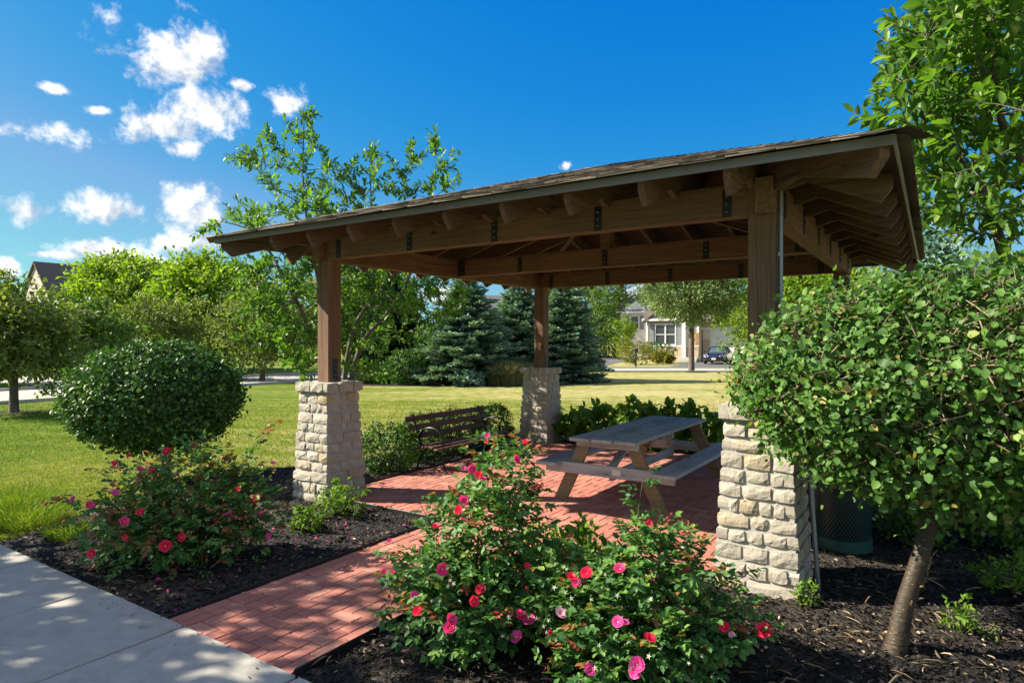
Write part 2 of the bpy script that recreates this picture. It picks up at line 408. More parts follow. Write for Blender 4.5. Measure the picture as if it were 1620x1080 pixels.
M_['bright'] = LG('bright_leaf', [(0, (.08, .14, .014)), (.5, (.145, .235, .022)), (1, (.27, .33, .04))], .5, .40, .35, 1.6)
M_['olive'] = LG('olive_leaf', [(0, (.06, .10, .020)), (.5, (.14, .19, .042)), (1, (.26, .29, .10))], .5, .3, .35, 1.3)
M_['mid'] = LG('mid_green_leaf', [(0, (.04, .09, .016)), (.5, (.10, .175, .030)), (1, (.21, .28, .06))], .45, .3, .4, 1.3)
M_['pear'] = LG('pale_street_leaf', [(0, (.055, .10, .028)), (.5, (.125, .19, .06)), (1, (.27, .32, .14))], .4, .3, .5, 1.3)
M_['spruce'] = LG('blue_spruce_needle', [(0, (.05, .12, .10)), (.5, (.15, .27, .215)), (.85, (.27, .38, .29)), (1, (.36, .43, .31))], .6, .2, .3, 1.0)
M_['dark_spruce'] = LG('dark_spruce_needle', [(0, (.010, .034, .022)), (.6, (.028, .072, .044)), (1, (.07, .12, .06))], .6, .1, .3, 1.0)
M_['boxwood'] = LG('boxwood_leaf', [(0, (.022, .060, .010)), (.6, (.055, .135, .022)), (1, (.14, .25, .045))], .38, .22)
M_['lush'] = LG('lush_leaf', [(0, (.06, .13, .014)), (.5, (.125, .24, .024)), (1, (.22, .33, .04))], .42, .36, .4, 1.4)
M_['gold'] = LG('golden_leaf', [(0, (.08, .10, .012)), (.5, (.19, .19, .025)), (1, (.32, .26, .04))], .5, .3, .3, 1.2)
M_['grass'] = LG('grass_blade', [(0, (.07, .15, .012)), (.45, (.15, .23, .024)), (.7, (.30, .29, .07)), (1, (.44, .37, .15))], .6, .35, .25, 1.2)
M_['plume'] = LG('dry_grass', [(0, (.07, .09, .03)), (.5, (.16, .15, .07)), (1, (.30, .25, .14))], .7, .25, .2, 1.1)
M_['chip'] = LG('mulch_chip', [(0, (.004, .004, .0045)), (.62, (.016, .015, .015)), (.82, (.06, .05, .042)), (1, (.34, .27, .19))], .75, 0.02, .3, 1)
M_['litter'] = LG('dry_litter', [(0, (.12, .08, .045)), (.5, (.28, .20, .12)), (1, (.45, .36, .25))], .75, .05, .2, 1)
def petal(name, col, col2):
    m = Mat(name); r = m.rand(); a = m.n('ShaderNodeAttribute', attribute_name='tint')
    c = m.mix(a.outputs['Fac'], col, col2); m.set(c, .5, spec=.3)
    tr = m.n('ShaderNodeBsdfTranslucent'); m.L.new(c, tr.inputs[0]); mx = m.n('ShaderNodeMixShader'); mx.inputs[0].default_value = .45
    m.L.new(m.b.outputs[0], mx.inputs[1]); m.L.new(tr.outputs[0], mx.inputs[2]); m.L.new(mx.outputs[0], m.out.inputs[0]); return m.m
M_['red'] = petal('red_petal', (.72, .012, .06), (.88, .04, .12))
M_['pink'] = petal('hot_pink_petal', (.78, .02, .17), (.92, .09, .32))
M_['magenta'] = petal('magenta_petal', (.76, .02, .24), (.88, .12, .42))
M_['pale'] = petal('pale_pink_petal', (.75, .30, .42), (.85, .50, .58))
M_['stamen'] = plain('stamen', (.75, .62, .25), .7)
M_['sepal'] = plain('pale_sepal', (.48, .54, .36), .6)
M_['white'] = plain('white_paint', (.74, .74, .72), .55)
M_['siding'] = plain('cream_siding', (.70, .61, .50), .7)
M_['bluegrey'] = plain('shutter_grey', (.22, .23, .26), .6)
M_['housestone'] = plain('house_stone', (.50, .38, .26), .85, var=.35, scale=14)
M_['door'] = plain('tan_door', (.42, .24, .10), .5)
M_['houseroof'] = plain('house_shingle', (.13, .105, .095), .9, var=.3, scale=20)
M_['greyroof'] = plain('grey_house_shingle', (.17, .17, .18), .9, var=.3, scale=20)
M_['house_tan'] = plain('tan_brick_wall', (.46, .40, .33), .85, var=.2, scale=25)
def _glass(name, col):
    m = Mat(name); m.set(col, .06, spec=.8); return m.m
M_['glass'] = _glass('window_glass', (.05, .06, .07))
M_['tint_glass'] = _glass('car_glass', (.06, .09, .11))
def _paint():
    m = Mat('navy_car_paint'); m.set((.010, .015, .036), .25, .2); m.b.inputs['Coat Weight'].default_value = 1; m.b.inputs['Coat Roughness'].default_value = .05; return m.m
M_['navy'] = _paint()
M_['rubber'] = plain('tyre_rubber', (.015, .015, .016), .8)
M_['alloy'] = plain('alloy_rim', (.5, .5, .52), .3, .9)
M_['lamp'] = _glass('headlamp_glass', (.55, .57, .6))
M_['licence'] = plain('licence_plate', (.72, .62, .58), .5)
M_['binpaint'] = plain('dark_green_powder_coat', (.018, .085, .070), .45, .1)
M_['skin'] = plain('skin', (.45, .27, .19), .6)
M_['orange'] = plain('orange_cloth', (.75, .25, .08), .8)
M_['darkcloth'] = plain('dark_cloth', (.02, .02, .03), .8)
M_['hair'] = plain('brown_hair', (.04, .025, .015), .7)
M_['yellow'] = plain('yellow_paint', (.75, .55, .05), .5)
M_['boxgreen'] = plain('utility_grey_green', (.35, .42, .38), .6)
M_['black'] = plain('black_plastic', (.010, .010, .011), .5)
# ------------------------------------------------------------------ frame of the picnic shelter
TH = -0.5837; PC = Vector((1.232, 8.293, 0)); A = 2.4545
PM = T(*PC) @ RZ(TH)                       # shelter frame: x along its front, y towards its back
PI_ = PM.inverted()
def P(x, y, z=0.0): return PM @ Vector((x, y, z))
def loc(w): return PI_ @ Vector(w)
SW_Y = -5.36                                # sidewalk edge in that frame

# ------------------------------------------------------------------ the setting
rng = np.random.default_rng(7)
def sheet(name, pts, z, m, kind='structure', parent=None):
    mb = MB(); mb.add([(p[0], p[1], z) for p in pts], [tuple(range(len(pts)))])
    return obj(name, mb.mesh(name, m), parent, kind=kind)
def inside(poly, x, y):
    x = np.asarray(x); y = np.asarray(y); r = np.zeros(x.shape, bool); n = len(poly)
    for i in range(n):
        x1, y1 = poly[i]; x2, y2 = poly[(i + 1) % n]
        c = ((y1 > y) != (y2 > y)) & (x < (x2 - x1) * (y - y1) / ((y2 - y1) or 1e-9) + x1)
        r ^= c
    return r
# lawn: one sheet to the horizon, finer and slightly uneven near the shelter
def lawn():
    xs = np.concatenate([np.linspace(-1500, -60, 8), np.linspace(-55, 55, 111), np.linspace(60, 1500, 8)])
    ys = np.concatenate([np.linspace(-200, -15, 4), np.linspace(-12, 78, 91), np.linspace(85, 2500, 9)])
    X, Y = np.meshgrid(xs, ys); Z = np.zeros_like(X) - .004
    V = np.stack([X, Y, Z], -1).reshape(-1, 3); nx = len(xs)
    i = np.arange(len(V)).reshape(X.shape); F = np.stack([i[:-1, :-1], i[:-1, 1:], i[1:, 1:], i[1:, :-1]], -1).reshape(-1, 4)
    obj('lawn', np_mesh('lawn', V, F, [M_['lawn']], smooth=True), kind='structure')
lawn()
# curved residential street behind the lawn, with kerbs
def ribbon(name, line, w, z, m, side=0.0, h=None, parent=None):
    pts = [Vector((a, b, 0)) for a, b in line]; sm = []
    for i in range(len(pts) - 1):
        p0 = pts[max(i-1, 0)]; p1 = pts[i]; p2 = pts[i+1]; p3 = pts[min(i+2, len(pts)-1)]
        for k in range(8):
            t = k / 8
            sm.append(.5 * ((2*p1) + (p2-p0)*t + (2*p0-5*p1+4*p2-p3)*t*t + (3*p1-p0-3*p2+p3)*t**3))
    sm.append(pts[-1]); v = []; f = []
    for i, p in enumerate(sm):
        t = (sm[min(i+1, len(sm)-1)] - sm[max(i-1, 0)]).normalized(); nn = Vector((-t.y, t.x, 0))
        a = p + nn * (side - w/2); b = p + nn * (side + w/2)
        if h is None: v += [(a.x, a.y, z), (b.x, b.y, z)]
        else: v += [(a.x, a.y, -.05), (a.x, a.y, h), (b.x, b.y, h), (b.x, b.y, -.05)]
    q = 2 if h is None else 4
    for i in range(len(sm) - 1):
        for k in range(q - 1): f.append((i*q+k, i*q+k+1, (i+1)*q+k+1, (i+1)*q+k))
    mb = MB(); mb.add(v, f); return obj(name, mb.mesh(name, m), parent, kind='structure')
ROAD = [(-34, 2), (-24, 12), (-17.5, 20.5), (-13.5, 28.5), (-8, 36), (0, 40.6), (9, 41.4), (20, 41.0), (34, 40), (60, 36)]
ribbon('road', ROAD, 5.6, .012, M_['road'])
ribbon('kerb', ROAD, .16, 0, M_['kerb'], side=2.9, h=.10); ribbon('kerb', ROAD, .16, 0, M_['kerb'], side=-2.9, h=.10)
ribbon('side_street', [(-4, 104), (8, 86), (10.5, 75), (8.5, 64), (5, 54), (2.5, 44)], 7, .016, M_['asphalt'])
sheet('driveway', [(10.6, 44.3), (15.6, 44.2), (20.9, 55.2), (16.3, 58.2)], .020, M_['asphalt'])
sheet('driveway', [(-15.5, 24.2), (-13.2, 29.4), (-24, 36), (-27, 31)], .020, M_['road'])

# brick path and patio: bricks in 90 degree herringbone, stretcher borders
BW = .1033; PATH = (-6*BW, 6*BW); PAT0, PAT1 = -24*BW, 24*BW; PATF = SW_Y + 27*BW; PATB = SW_Y + 76*BW
def brick_mesh(l, w, seed):
    r = random.Random(seed); mb = MB(); mb.box((0, 0, 0), (l - .007, w - .007, .05), ch=.004)
    mb.v = [(x + r.uniform(-.0012, .0012), y + r.uniform(-.0012, .0012), z) for x, y, z in mb.v]
    return mb.mesh('brick', M_['brick'])
def paving():
    root = obj('brick_paving', None); root.matrix_world = PM; tag(root, kind='structure')
    def region_in(x, y):
        return (abs(x) < 5*BW and SW_Y < y < PATF + BW) or (abs(x) < 23*BW and PATF + BW < y < PATB - BW)
    items = []                                # (x, y, length along x?, half)
    n = 90
    for i in range(-n, n):
        for j in range(-n, n):
            x = (i + .5) * BW; y = SW_Y + (j + .5) * BW; m = (i - j) % 4
            if m == 0:
                a = region_in(x, y); b = region_in(x + BW, y)
                if a and b: items.append((x + BW/2, y, 0, 1))
                elif a: items.append((x, y, 0, .5))
                elif b: items.append((x + BW, y, 0, .5))
            elif m == 2:
                a = region_in(x, y); b = region_in(x, y - BW)
                if a and b: items.append((x, y - BW/2, 1, 1))
                elif a: items.append((x, y, 1, .5))
                elif b: items.append((x, y - BW, 1, .5))
    y = SW_Y + BW
    while y < PATF + BW:
        items += [(PATH[0] + BW*.5, y, 1, 1), (PATH[1] - BW*.5, y, 1, 1)]; y += 2 * BW
    x = PAT0 + BW
    while x < PAT1:
        if abs(x) > 6*BW: items.append((x, PATF + BW*.5, 0, 1))
        items.append((x, PATB - BW*.5, 0, 1)); x += 2 * BW
    y = PATF + BW * 2
    while y < PATB - BW * 1.5:
        items += [(PAT0 + BW*.5, y, 1, 1), (PAT1 - BW*.5, y, 1, 1)]; y += 2 * BW
    r = random.Random(3)
    full = [brick_mesh(2*BW, BW, k) for k in range(6)]; half = [brick_mesh(BW, BW, 9 + k) for k in range(3)]
    def key(it):
        w = P(it[0], it[1]); px = w.x / w.y
        hid = 1.0 if abs(px) < .8 else 9
        return w.y * hid * (1.0 if it[3] == 1 else 1.6)
    items.sort(key=key); rest = MB()
    for k, (x, y, o, s) in enumerate(items):
        M = T(x, y, .020 + r.uniform(-.0022, .0022)) @ RZ((PI/2 if o else 0) + r.uniform(-.012, .012)) @ RX(r.uniform(-.008, .008)) @ RY(r.uniform(-.006, .006))
        me = (full if s == 1 else half)[r.randrange(6 if s == 1 else 3)]
        if k < 296: obj('brick', me, root, M)
        else: rest.add([v.co for v in me.vertices], [tuple(p.vertices) for p in me.polygons], M)
    obj('brick_field', rest.mesh('brick_field', M_['brick']), root, kind='stuff')
    mb = MB(); mb.box((0, (SW_Y + PATF)/2, 0), (12*BW, PATF - SW_Y, .064), mi=0); mb.box((0, (PATF + PATB)/2, -.001), (48*BW, 49*BW, .064))
    obj('sand_bed', mb.mesh('sand_bed', M_['mulch']), root)
    e = MB()
    for a, b in (((PATH[0] - .012, SW_Y + .01), (PATH[0] - .012, PATF - .01)), ((PATH[1] + .012, SW_Y + .01), (PATH[1] + .012, PATF - .01)),
                 ((PAT0 - .012, PATF - .02), (PATH[0] - .02, PATF - .02)), ((PATH[1] + .02, PATF - .02), (PAT1, PATF - .02)), ((PAT0 - .014, PATF), (PAT0 - .014, PATB))):
        M = axis((a[0], a[1], .03), (b[0], b[1], .03)); L_ = (Vector(b) - Vector(a)).length
        e.box((L_/2, 0, 0), (L_, .014, .075), M, ch=.004)
    obj('edging_strip', e.mesh('edging_strip', M_['black']), root)
paving()
def sidewalk():
    root = obj('sidewalk', None); root.matrix_world = PM; tag(root, kind='structure')
    r = random.Random(5); x = -11.4 - .03
    k = 0
    while x < 9:
        mb = MB(); w = 1.098; mb.box((w/2, 0, 0), (w - .022, 1.5, .12), ch=.010)
        for yy in (-.70, .70): mb.box((w/2, yy, .0585), (w - .05, .006, .004))
        obj('concrete_slab', mb.mesh('concrete_slab', M_['concrete']), root, T(x, SW_Y - .755, .0 + r.uniform(-.002, .002)) @ RX(r.uniform(-.002, .002)))
        x += w + .004; k += 1
    mb = MB(); mb.box((-1, SW_Y - .755, -.03), (21, 1.49, .12)); obj('slab_joint', mb.mesh('slab_joint', M_['mulch']), root)
sidewalk()

# mulch bed round the shelter
BED = [(-3.55, SW_Y), (-3.75, -4.8), (-4.35, -3.9), (-4.7, -2.9), (-4.3, -1.5), (-3.75, -.4), (-3.55, .6), (-3.5, 2.4), (-3.2, 3.35), (-1.6, 3.62), (1, 3.75), (3.2, 3.9), (6.2, 3.9), (8.5, 3.2), (9.5, 0), (9.5, SW_Y)]
def bed_h(x, y):
    return .028 + .012 * math.sin(x * 5.1 + 1.3 * y) * math.sin(y * 4.3 - x)
def mulch():
    st = .055; xs = np.arange(-5.0, 9.5, st); ys = np.arange(SW_Y, 4.0, st)
    X, Y = np.meshgrid(xs, ys)
    Z = .022 + .010 * np.sin(X * 5.1 + 1.3 * Y) * np.sin(Y * 4.3 - X) + rng.normal(0, .007, X.shape) + .006 * np.sin(X * 31 + 7 * np.sin(Y * 17))
    i = np.arange(X.size).reshape(X.shape); F = np.stack([i[:-1, :-1], i[:-1, 1:], i[1:, 1:], i[1:, :-1]], -1).reshape(-1, 4)
    cx = (X[:-1, :-1] + st/2).ravel(); cy = (Y[:-1, :-1] + st/2).ravel()
    ok = inside(BED, cx, cy)
    hole = ((np.abs(cx) < .60) & (cy < PATF)) | ((cx > PAT0) & (cx < PAT1) & (cy > PATF) & (cy < PATB))
    F = F[ok & ~hole]
    dry = np.clip(1.0 - np.hypot(X + 3.0, (Y + 1.9) * .8) / 1.25, 0, 1) * 1.2 + np.clip(1 - np.hypot(X + 3.9, Y + 4.2) / .8, 0, 1) * .8 + np.clip(1 - np.hypot((X + 1.1) * .5, Y - 3.0) / .5, 0, 1) + np.clip(1 - np.hypot(X + 1.3, Y + 5.15) / .45, 0, 1) * .5
    dry = np.clip(dry - .25 + rng.normal(0, .12, X.shape), 0, .9)
    o = obj('mulch_bed', np_mesh('mulch_bed', np.stack([X, Y, Z], -1).reshape(-1, 3), F, [M_['mulch']], tint=dry.ravel()), kind='structure')
    o.matrix_world = PM
mulch()

# loose chips, straw and fallen petals: too many to count
TPL = {
 'T4': (np.array([(0,0,0),(.45,-.5,.10),(1,0,-.08),(.45,.5,.10)], float), np.array([(0,1,2),(0,2,3)])),
 'T6': (np.array([(0,0,0),(.28,-.42,.07),(.68,-.40,.05),(1,0,-.10),(.68,.40,.05),(.28,.42,.07),(.5,0,0)], float),
        np.array([(0,1,6),(1,2,6),(2,3,6),(3,4,6),(4,5,6),(5,0,6)])),
 'R6': (np.array([(0,0,0),(.25,-.5,.10),(.70,-.42,.06),(1,0,-.12),(.70,.42,.06),(.25,.5,.10)], float),
        np.array([(0,1,2),(0,2,3),(0,3,4),(0,4,5)])),
 'BL': (np.array([(0,-.5,0),(0,.5,0),(.55,-.34,.06),(.55,.34,.06),(1,0,-.04)], float), np.array([(0,2,1),(1,2,3),(2,4,3)])),
}
def leaves(P_, D, Nn, size, width, tpl='T4'):
    """P_ positions, D long axis, Nn face normal hint (n,3); returns vertex and face arrays"""
    tv, tf = TPL[tpl]; n = len(P_)
    D = D / (np.linalg.norm(D, axis=1, keepdims=True) + 1e-9)
    Y = np.cross(Nn, D); Y /= (np.linalg.norm(Y, axis=1, keepdims=True) + 1e-9); Z = np.cross(D, Y)
    size = np.asarray(size, float).reshape(-1, 1, 1) * np.ones((n, 1, 1)); width = np.asarray(width, float).reshape(-1, 1, 1) * np.ones((n, 1, 1))
    V = P_[:, None, :] + size * (tv[None, :, 0:1] * D[:, None, :] + tv[None, :, 2:3] * Z[:, None, :]) + width * tv[None, :, 1:2] * Y[:, None, :]
    F = tf[None] + (np.arange(n) * len(tv))[:, None, None]
    return V.reshape(-1, 3), F.reshape(-1, tf.shape[1]), len(tv)
def rdir(rg, n):
    d = rg.normal(size=(n, 3)); return d / np.linalg.norm(d, axis=1, keepdims=True)
def leaf_obj(name, rg, P_, D, Nn, size, width, tint, mat, tpl='T4', parent=None, **k):
    V, F, q = leaves(P_, D, Nn, size, width, tpl)
    return obj(name, np_mesh(name, V, F, [mat], np.repeat(np.clip(tint, 0, 1), q)), parent, **k)

def bed_points(n, rg, near=None):
    pts = []
    while sum(len(p) for p in pts) < n:
        x = rg.uniform(-5, 8, 40000); y = rg.uniform(SW_Y, 4, 40000)
        if near is not None:
            w = np.array(PM)[:2, :2] @ np.stack([x, y]) + np.array([[PC.x], [PC.y]])
            keep = rg.random(40000) < np.clip((near / np.maximum(w[1], 2.6)) ** 2, 0, 1)
            keep &= (np.abs(w[0]) < w[1] * .85 + .3) & (w[1] > 2.6)
            x, y = x[keep], y[keep]
        ok = inside(BED, x, y) & ~((np.abs(x) < .63) & (y < PATF)) & ~((x > PAT0 - .02) & (x < PAT1) & (y > PATF - .02) & (y < PAT1)) & (y > SW_Y + .03)
        pts.append(np.stack([x[ok], y[ok]], 1))
    p = np.concatenate(pts)[:n]
    z = .030 + .010 * np.sin(p[:, 0] * 5.1 + 1.3 * p[:, 1]) * np.sin(p[:, 1] * 4.3 - p[:, 0])
    q = np.concatenate([p, z[:, None], np.ones((n, 1))], 1) @ np.array(PM).T
    return q[:, :3]
rg = np.random.default_rng(11)
n = 26000; p = bed_points(n, rg, 4.0); p[:, 2] += rg.uniform(-.008, .012, n)
d = rdir(rg, n); d[:, 2] *= .35
leaf_obj('mulch_chips', rg, p, d, np.array([[0, 0, 1.]]) + rg.normal(0, .45, (n, 3)), rg.uniform(.015, .055, n), rg.uniform(.006, .016, n), rg.beta(1.0, 2.0, n), M_['chip'], 'R6', kind='stuff')
n = 2600; p = bed_points(n, rg, 3.8); p[:, 2] += .014
d = rdir(rg, n); d[:, 2] *= .2
lf = rg.random(n) < .5
leaf_obj('dry_litter', rg, p, d, np.array([[0, 0, 1.]]) + rg.normal(0, .4, (n, 3)), np.where(lf, rg.uniform(.02, .045, n), rg.uniform(.05, .16, n)), np.where(lf, rg.uniform(.01, .024, n), .0045), rg.random(n), M_['litter'], 'T6', kind='stuff')
n = 110; p = np.array([P(*q) for q in np.stack([rg.normal(-1.6, .9, n), rg.normal(-4.2, .6, n), np.full(n, .045)], 1)])
lp = np.array([loc(q) for q in p]); keep = (lp[:, 1] > SW_Y + .05) & (lp[:, 0] < -.66); p = p[keep]; n = len(p)
leaf_obj('fallen_petals', rg, p, rdir(rg, n) * (1, 1, .3), np.array([[0, 0, 1.]]) + rg.normal(0, .4, (n, 3)), rg.uniform(.02, .034, n), rg.uniform(.018, .03, n), rg.random(n), M_['magenta'], 'R6', kind='stuff')

n = 420; x = rg.uniform(-2.4, 2.4, n); y = rg.uniform(SW_Y, 2.3, n); e = y < PATF; x[e] = np.sign(rg.uniform(-1, 1, e.sum())) * (.6 - .5 * rg.random(e.sum()) ** 2.5)
x[:110] = rg.uniform(-4.5, 3, 110); y[:110] = SW_Y - .2 * rg.random(110) ** 2.2; zz = np.where(y < SW_Y, .066, .053)
p = np.array([P(*q) for q in np.stack([x, y, zz], 1)]); d = rdir(rg, n); d[:, 2] *= .1
leaf_obj('paving_litter', rg, p, d, np.array([[0, 0, 1.]]) + rg.normal(0, .25, (n, 3)), rg.uniform(.012, .045, n), rg.uniform(.004, .014, n), rg.random(n) * .8, M_['litter'], 'T6', kind='stuff')

# grass blades over the lawn that shows, thinning out with distance
def grass():
    rg = np.random.default_rng(21); N = 230000
    d = 1 / rg.uniform(1/20., 1/5.0, N); px = rg.uniform(-40, 1250, N); x = (px - 810) / FPX * d
    w = np.stack([x, d, np.zeros(N)], 1); l = (np.concatenate([w, np.ones((N, 1))], 1) @ np.array(PI_).T)
    bad = inside(BED, l[:, 0], l[:, 1]) | (np.abs(l[:, 1] - SW_Y + .75) < .78) | ((np.abs(l[:, 0]) < 2.6) & (np.abs(l[:, 1]) < 2.7))
    rp = np.array(ROAD); 
    for i in range(len(ROAD) - 1):
        a = rp[i]; b = rp[i+1]; ab = b - a; t = np.clip(((w[:, :2] - a) @ ab) / (ab @ ab), 0, 1)
        bad |= np.linalg.norm(w[:, :2] - (a + t[:, None] * ab), axis=1) < 3.5
    bad |= l[:, 1] < SW_Y
    w = w[~bad]; n = len(w)
    sz = rg.uniform(.018, .042, n) * np.clip(w[:, 1] / 10, .9, 1.5); D = rg.normal(0, .55, (n, 3)); D[:, 2] = 1
    big = np.sin(w[:, 0] * .5 + w[:, 1] * .23) * np.sin(w[:, 1] * .41 - .2 * w[:, 0]) * .16 + np.sin(w[:, 0] * 2.3 + 1.7 * np.sin(w[:, 1] * .9)) * np.sin(w[:, 1] * 1.9 + w[:, 0]) * .10 + np.interp(w[:, 0], [-9, 4], [-.13, .30])
    tint = np.clip(.50 + big + rg.normal(0, .17, n), 0, 1)
    leaf_obj('lawn_grass', rg, w, D, rdir(rg, n), sz, np.clip(.0055 * w[:, 1] / 7, .005, .02), tint, M_['grass'], 'T4', kind='stuff')
grass()

# ------------------------------------------------------------------ picnic shelter
def rock(mb, seed, fn, s0, s1, t0, t1, proud, wrap0, wrap1, depth=.07):
    """a rough faced block: fn(s, t, d) maps face coordinates to the shelter frame"""
    r = random.Random(seed); ns = 4 if s1 - s0 > .13 else 3; nt = 3
    g = .0055; s0 += 0 if wrap0 else g; s1 -= 0 if wrap1 else g; t0 += g; t1 -= g
    rows = []; o = len(mb.v); v = []
    hump = r.uniform(-.001, .0035); tilt = r.uniform(-.005, .005); tilt2 = r.uniform(-.004, .004)
    for j in range(nt + 1):
        for i in range(ns + 1):
            a, b = i / ns, j / nt; edge = (i in (0, ns)) + (j in (0, nt))
            d = proud + hump * (1 - abs(2*a-1)) * (1 - abs(2*b-1)) * 2 + tilt * (2*a-1) + tilt2 * (2*b-1) + r.uniform(-.0035, .0035) - (.003, .0045, .0065)[edge] * (edge > 0)
            ja = r.uniform(-.008, .008) if 0 < i < ns else r.uniform(0, .007) * (1 if i == 0 else -1); jb = r.uniform(-.010, .010) if 0 < j < nt else r.uniform(0, .009) * (1 if j == 0 else -1)
            if edge == 2: ja *= 1.6; jb *= 1.6
            v.append((s0 + (s1 - s0) * a + ja, t0 + (t1 - t0) * b + jb, d))
    f = []
    W = ns + 1
    for j in range(nt):
        for i in range(ns): f.append((j*W+i, j*W+i+1, (j+1)*W+i+1, (j+1)*W+i))
    ring = [i for i in range(W)] + [j*W+ns for j in range(1, nt+1)] + [nt*W+i for i in range(ns-1, -1, -1)] + [j*W for j in range(nt-1, 0, -1)]
    base = len(v); back = []
    for k in ring: s, t, d = v[k]; back.append((s, t, -depth))
    v += back; m = len(ring)
    for k in range(m): k2 = (k+1) % m; f.append((ring[k2], ring[k], base+k, base+k2))
    c = Vector(fn((s0+s1)/2, (t0+t1)/2, 0))
    mb.add([Vector(fn(*q)) - c for q in v], f)
    return c
SH = thing('picnic_shelter', 'open brown timber picnic shelter with a hipped shingle roof on tapered stone pillars', 'shelter', PC, TH)
PIL_H = 1.385
def half_w(z): return .292 - .064 * min(z, 1.26) / 1.26
COURSES = [0, .115, .235, .365, .47, .58, .69, .80, .905, 1.03, 1.13, 1.255]
hidden_stones = MB()
def pillar(cx, cy, seed, show):
    r = random.Random(seed); O = Vector((cx, cy, 0))
    mb = MB(); v = []
    for z in (-.1, 1.265): 
        w = half_w(max(z, 0)); v += [(-w,-w,z),(w,-w,z),(w,w,z),(-w,w,z)]
    mb.add(v, [(0,3,2,1),(4,5,6,7),(0,1,5,4),(1,2,6,5),(2,3,7,6),(3,0,4,7)])
    mb.box((0, 0, 1.315), (.50, .50, .115))
    pl = obj('stone_pillar', mb.mesh('stone_pillar', M_['mortar']), SH, T(cx, cy, 0))
    faces = [((1,0,0),(0,-1,0),'f'), ((0,1,0),(1,0,0),'r'), ((-1,0,0),(0,1,0),'b'), ((0,-1,0),(-1,0,0),'l')]
    for fi, (e, nrm, tagf) in enumerate(faces):
        e = Vector(e); nrm = Vector(nrm); rows = list(zip(COURSES[:-1], COURSES[1:])) + [(1.262, 1.385)]
        for ci, (t0, t1) in enumerate(rows):
            cap = ci == len(rows) - 1
            mid = (t0 + t1) / 2
            hw = (lambda t: .265) if cap else half_w
            pr = .014
            def fn(s, t, d, hw=hw): return e * s + nrm * (hw(t) + d) + Vector((0, 0, t))
            owns = (ci + fi) % 2 == 0
            w = hw(mid); full = w + pr if owns else w - .055
            a, b = -full, full
            nst = r.choice([2, 3, 3, 4]) if mid < .7 else r.choice([2, 3, 3])
            cuts = sorted(a + (b - a) * (k + r.uniform(-.27, .27)) / nst for k in range(1, nst))
            cuts = [a] + cuts + [b]
            for k in range(nst):
                j = 0 if cap else r.uniform(-.008, .008)
                args = (seed * 1000 + fi * 100 + ci * 7 + k, fn, cuts[k], cuts[k+1], t0 + (0 if ci == 0 else max(j, 0)), t1 + min(j, 0), pr + r.uniform(-.004, .008), owns and k == 0, owns and k == nst - 1)
                if show and tagf in 'fr' and cuts[k+1] - cuts[k] > .035:
                    m2 = MB(); c = rock(m2, *args)
                    obj('stone', m2.mesh('stone', M_['stone']), pl, T(*c))
                else:
                    m2 = MB(); c = rock(m2, *args); hidden_stones.add(m2.v, m2.f, T(*(c + O)))
    return pl
for (cx, cy, sd, show) in ((-A, -A, 1, True), (A, -A, 2, True), (-A, A, 3, True), (A, A, 4, False)): pillar(cx, cy, sd, show)
obj('stonework', hidden_stones.mesh('stonework', M_['stone']), SH, kind='stuff')

def bracket(parent, M, h=.22, w=.07):
    mb = MB(); mb.box((0, 0, 0), (w, .008, h), ch=.002, mi=0)
    for z in (-.28, .0, .28):
        mb.lathe([(0, .013), (.013, .011), (.015, 0)], 8, T(0, -.004, z * h) @ RX(R(90)), mi=1)
    return obj('bracket', mb.mesh('bracket', M_['plate'], M_['bolt']), parent, M)
PW = .195
for cx in (-A, A):
    for cy in (-A, A):
        mb = MB(); L_ = 2.80 - PIL_H + .24; mb.box((0, 0, 0), (L_, PW, PW), ch=.008)
        Mx = T(cx, cy, PIL_H - .02 + L_/2) @ RY(R(-90))
        po = obj('post', mb.mesh('post', M_['stain']), SH, Mx)
        IM = Mx.inverted()
        for (dx, dy, rz) in ((PW/2, 0, PI/2), (0, -PW/2, 0)):
            if dy: continue
            bracket(po, IM @ T(cx + dx + .003, cy + dy, PIL_H + .14) @ RZ(rz), .24)
        if cy < 0:                      # a check running down the face of the post
            ck = MB(); r = random.Random(int(cx * 9)); pts = []
            for k in range(24): pts.append((-L_/2 + .05 + k * (L_ - .1) / 23, 0, 0))
            z = .0; vv = []; ff = []
            for k, q in enumerate(pts):
                z += r.uniform(-.006, .006); ww = .0008 + .0022 * r.random() * math.sin(PI * k / 23)
                vv += [(q[0], -PW/2 - .0015, z - ww), (q[0], -PW/2 - .0015, z + ww)]
            ff = [(2*k, 2*k+2, 2*k+3, 2*k+1) for k in range(23)]
            ck.add(vv, ff); obj('check_crack', ck.mesh('check_crack', M_['black']), po)
ZB, BD = 2.80, .27
for sx in (-1, 1):                      # side beams sit on the posts and run past them
    L_ = 2*A + .36; mb = MB(); mb.box((0, 0, 0), (L_, .135, BD), ch=.006)
    Mx = T(sx * (A + .035), 0, ZB + BD/2) @ RZ(PI/2); be = obj('beam', mb.mesh('beam', M_['stain']), SH, Mx)
    for k in range(6): bracket(be, T(-2.2 + k * .88, -sx * .0715, -.01) @ RZ(0 if sx > 0 else PI), .23, .055)
for sy in (-1, 1):
    L_ = 2*A - .075; mb = MB(); mb.box((0, 0, 0), (L_, .135, BD - .02), ch=.006)
    be = obj('beam', mb.mesh('beam', M_['stain']), SH, T(-.0, sy * A - .02, ZB + BD/2))
    for k in range(5): bracket(be, T(-2.2 + k * 1.1, -.0715, -.02), .21)
mb = MB(); mb.box((0, 0, 0), (2*A - .07, .13, .25), ch=.006)
be = obj('beam', mb.mesh('beam', M_['stain']), SH, T(0, 0, ZB + .135))
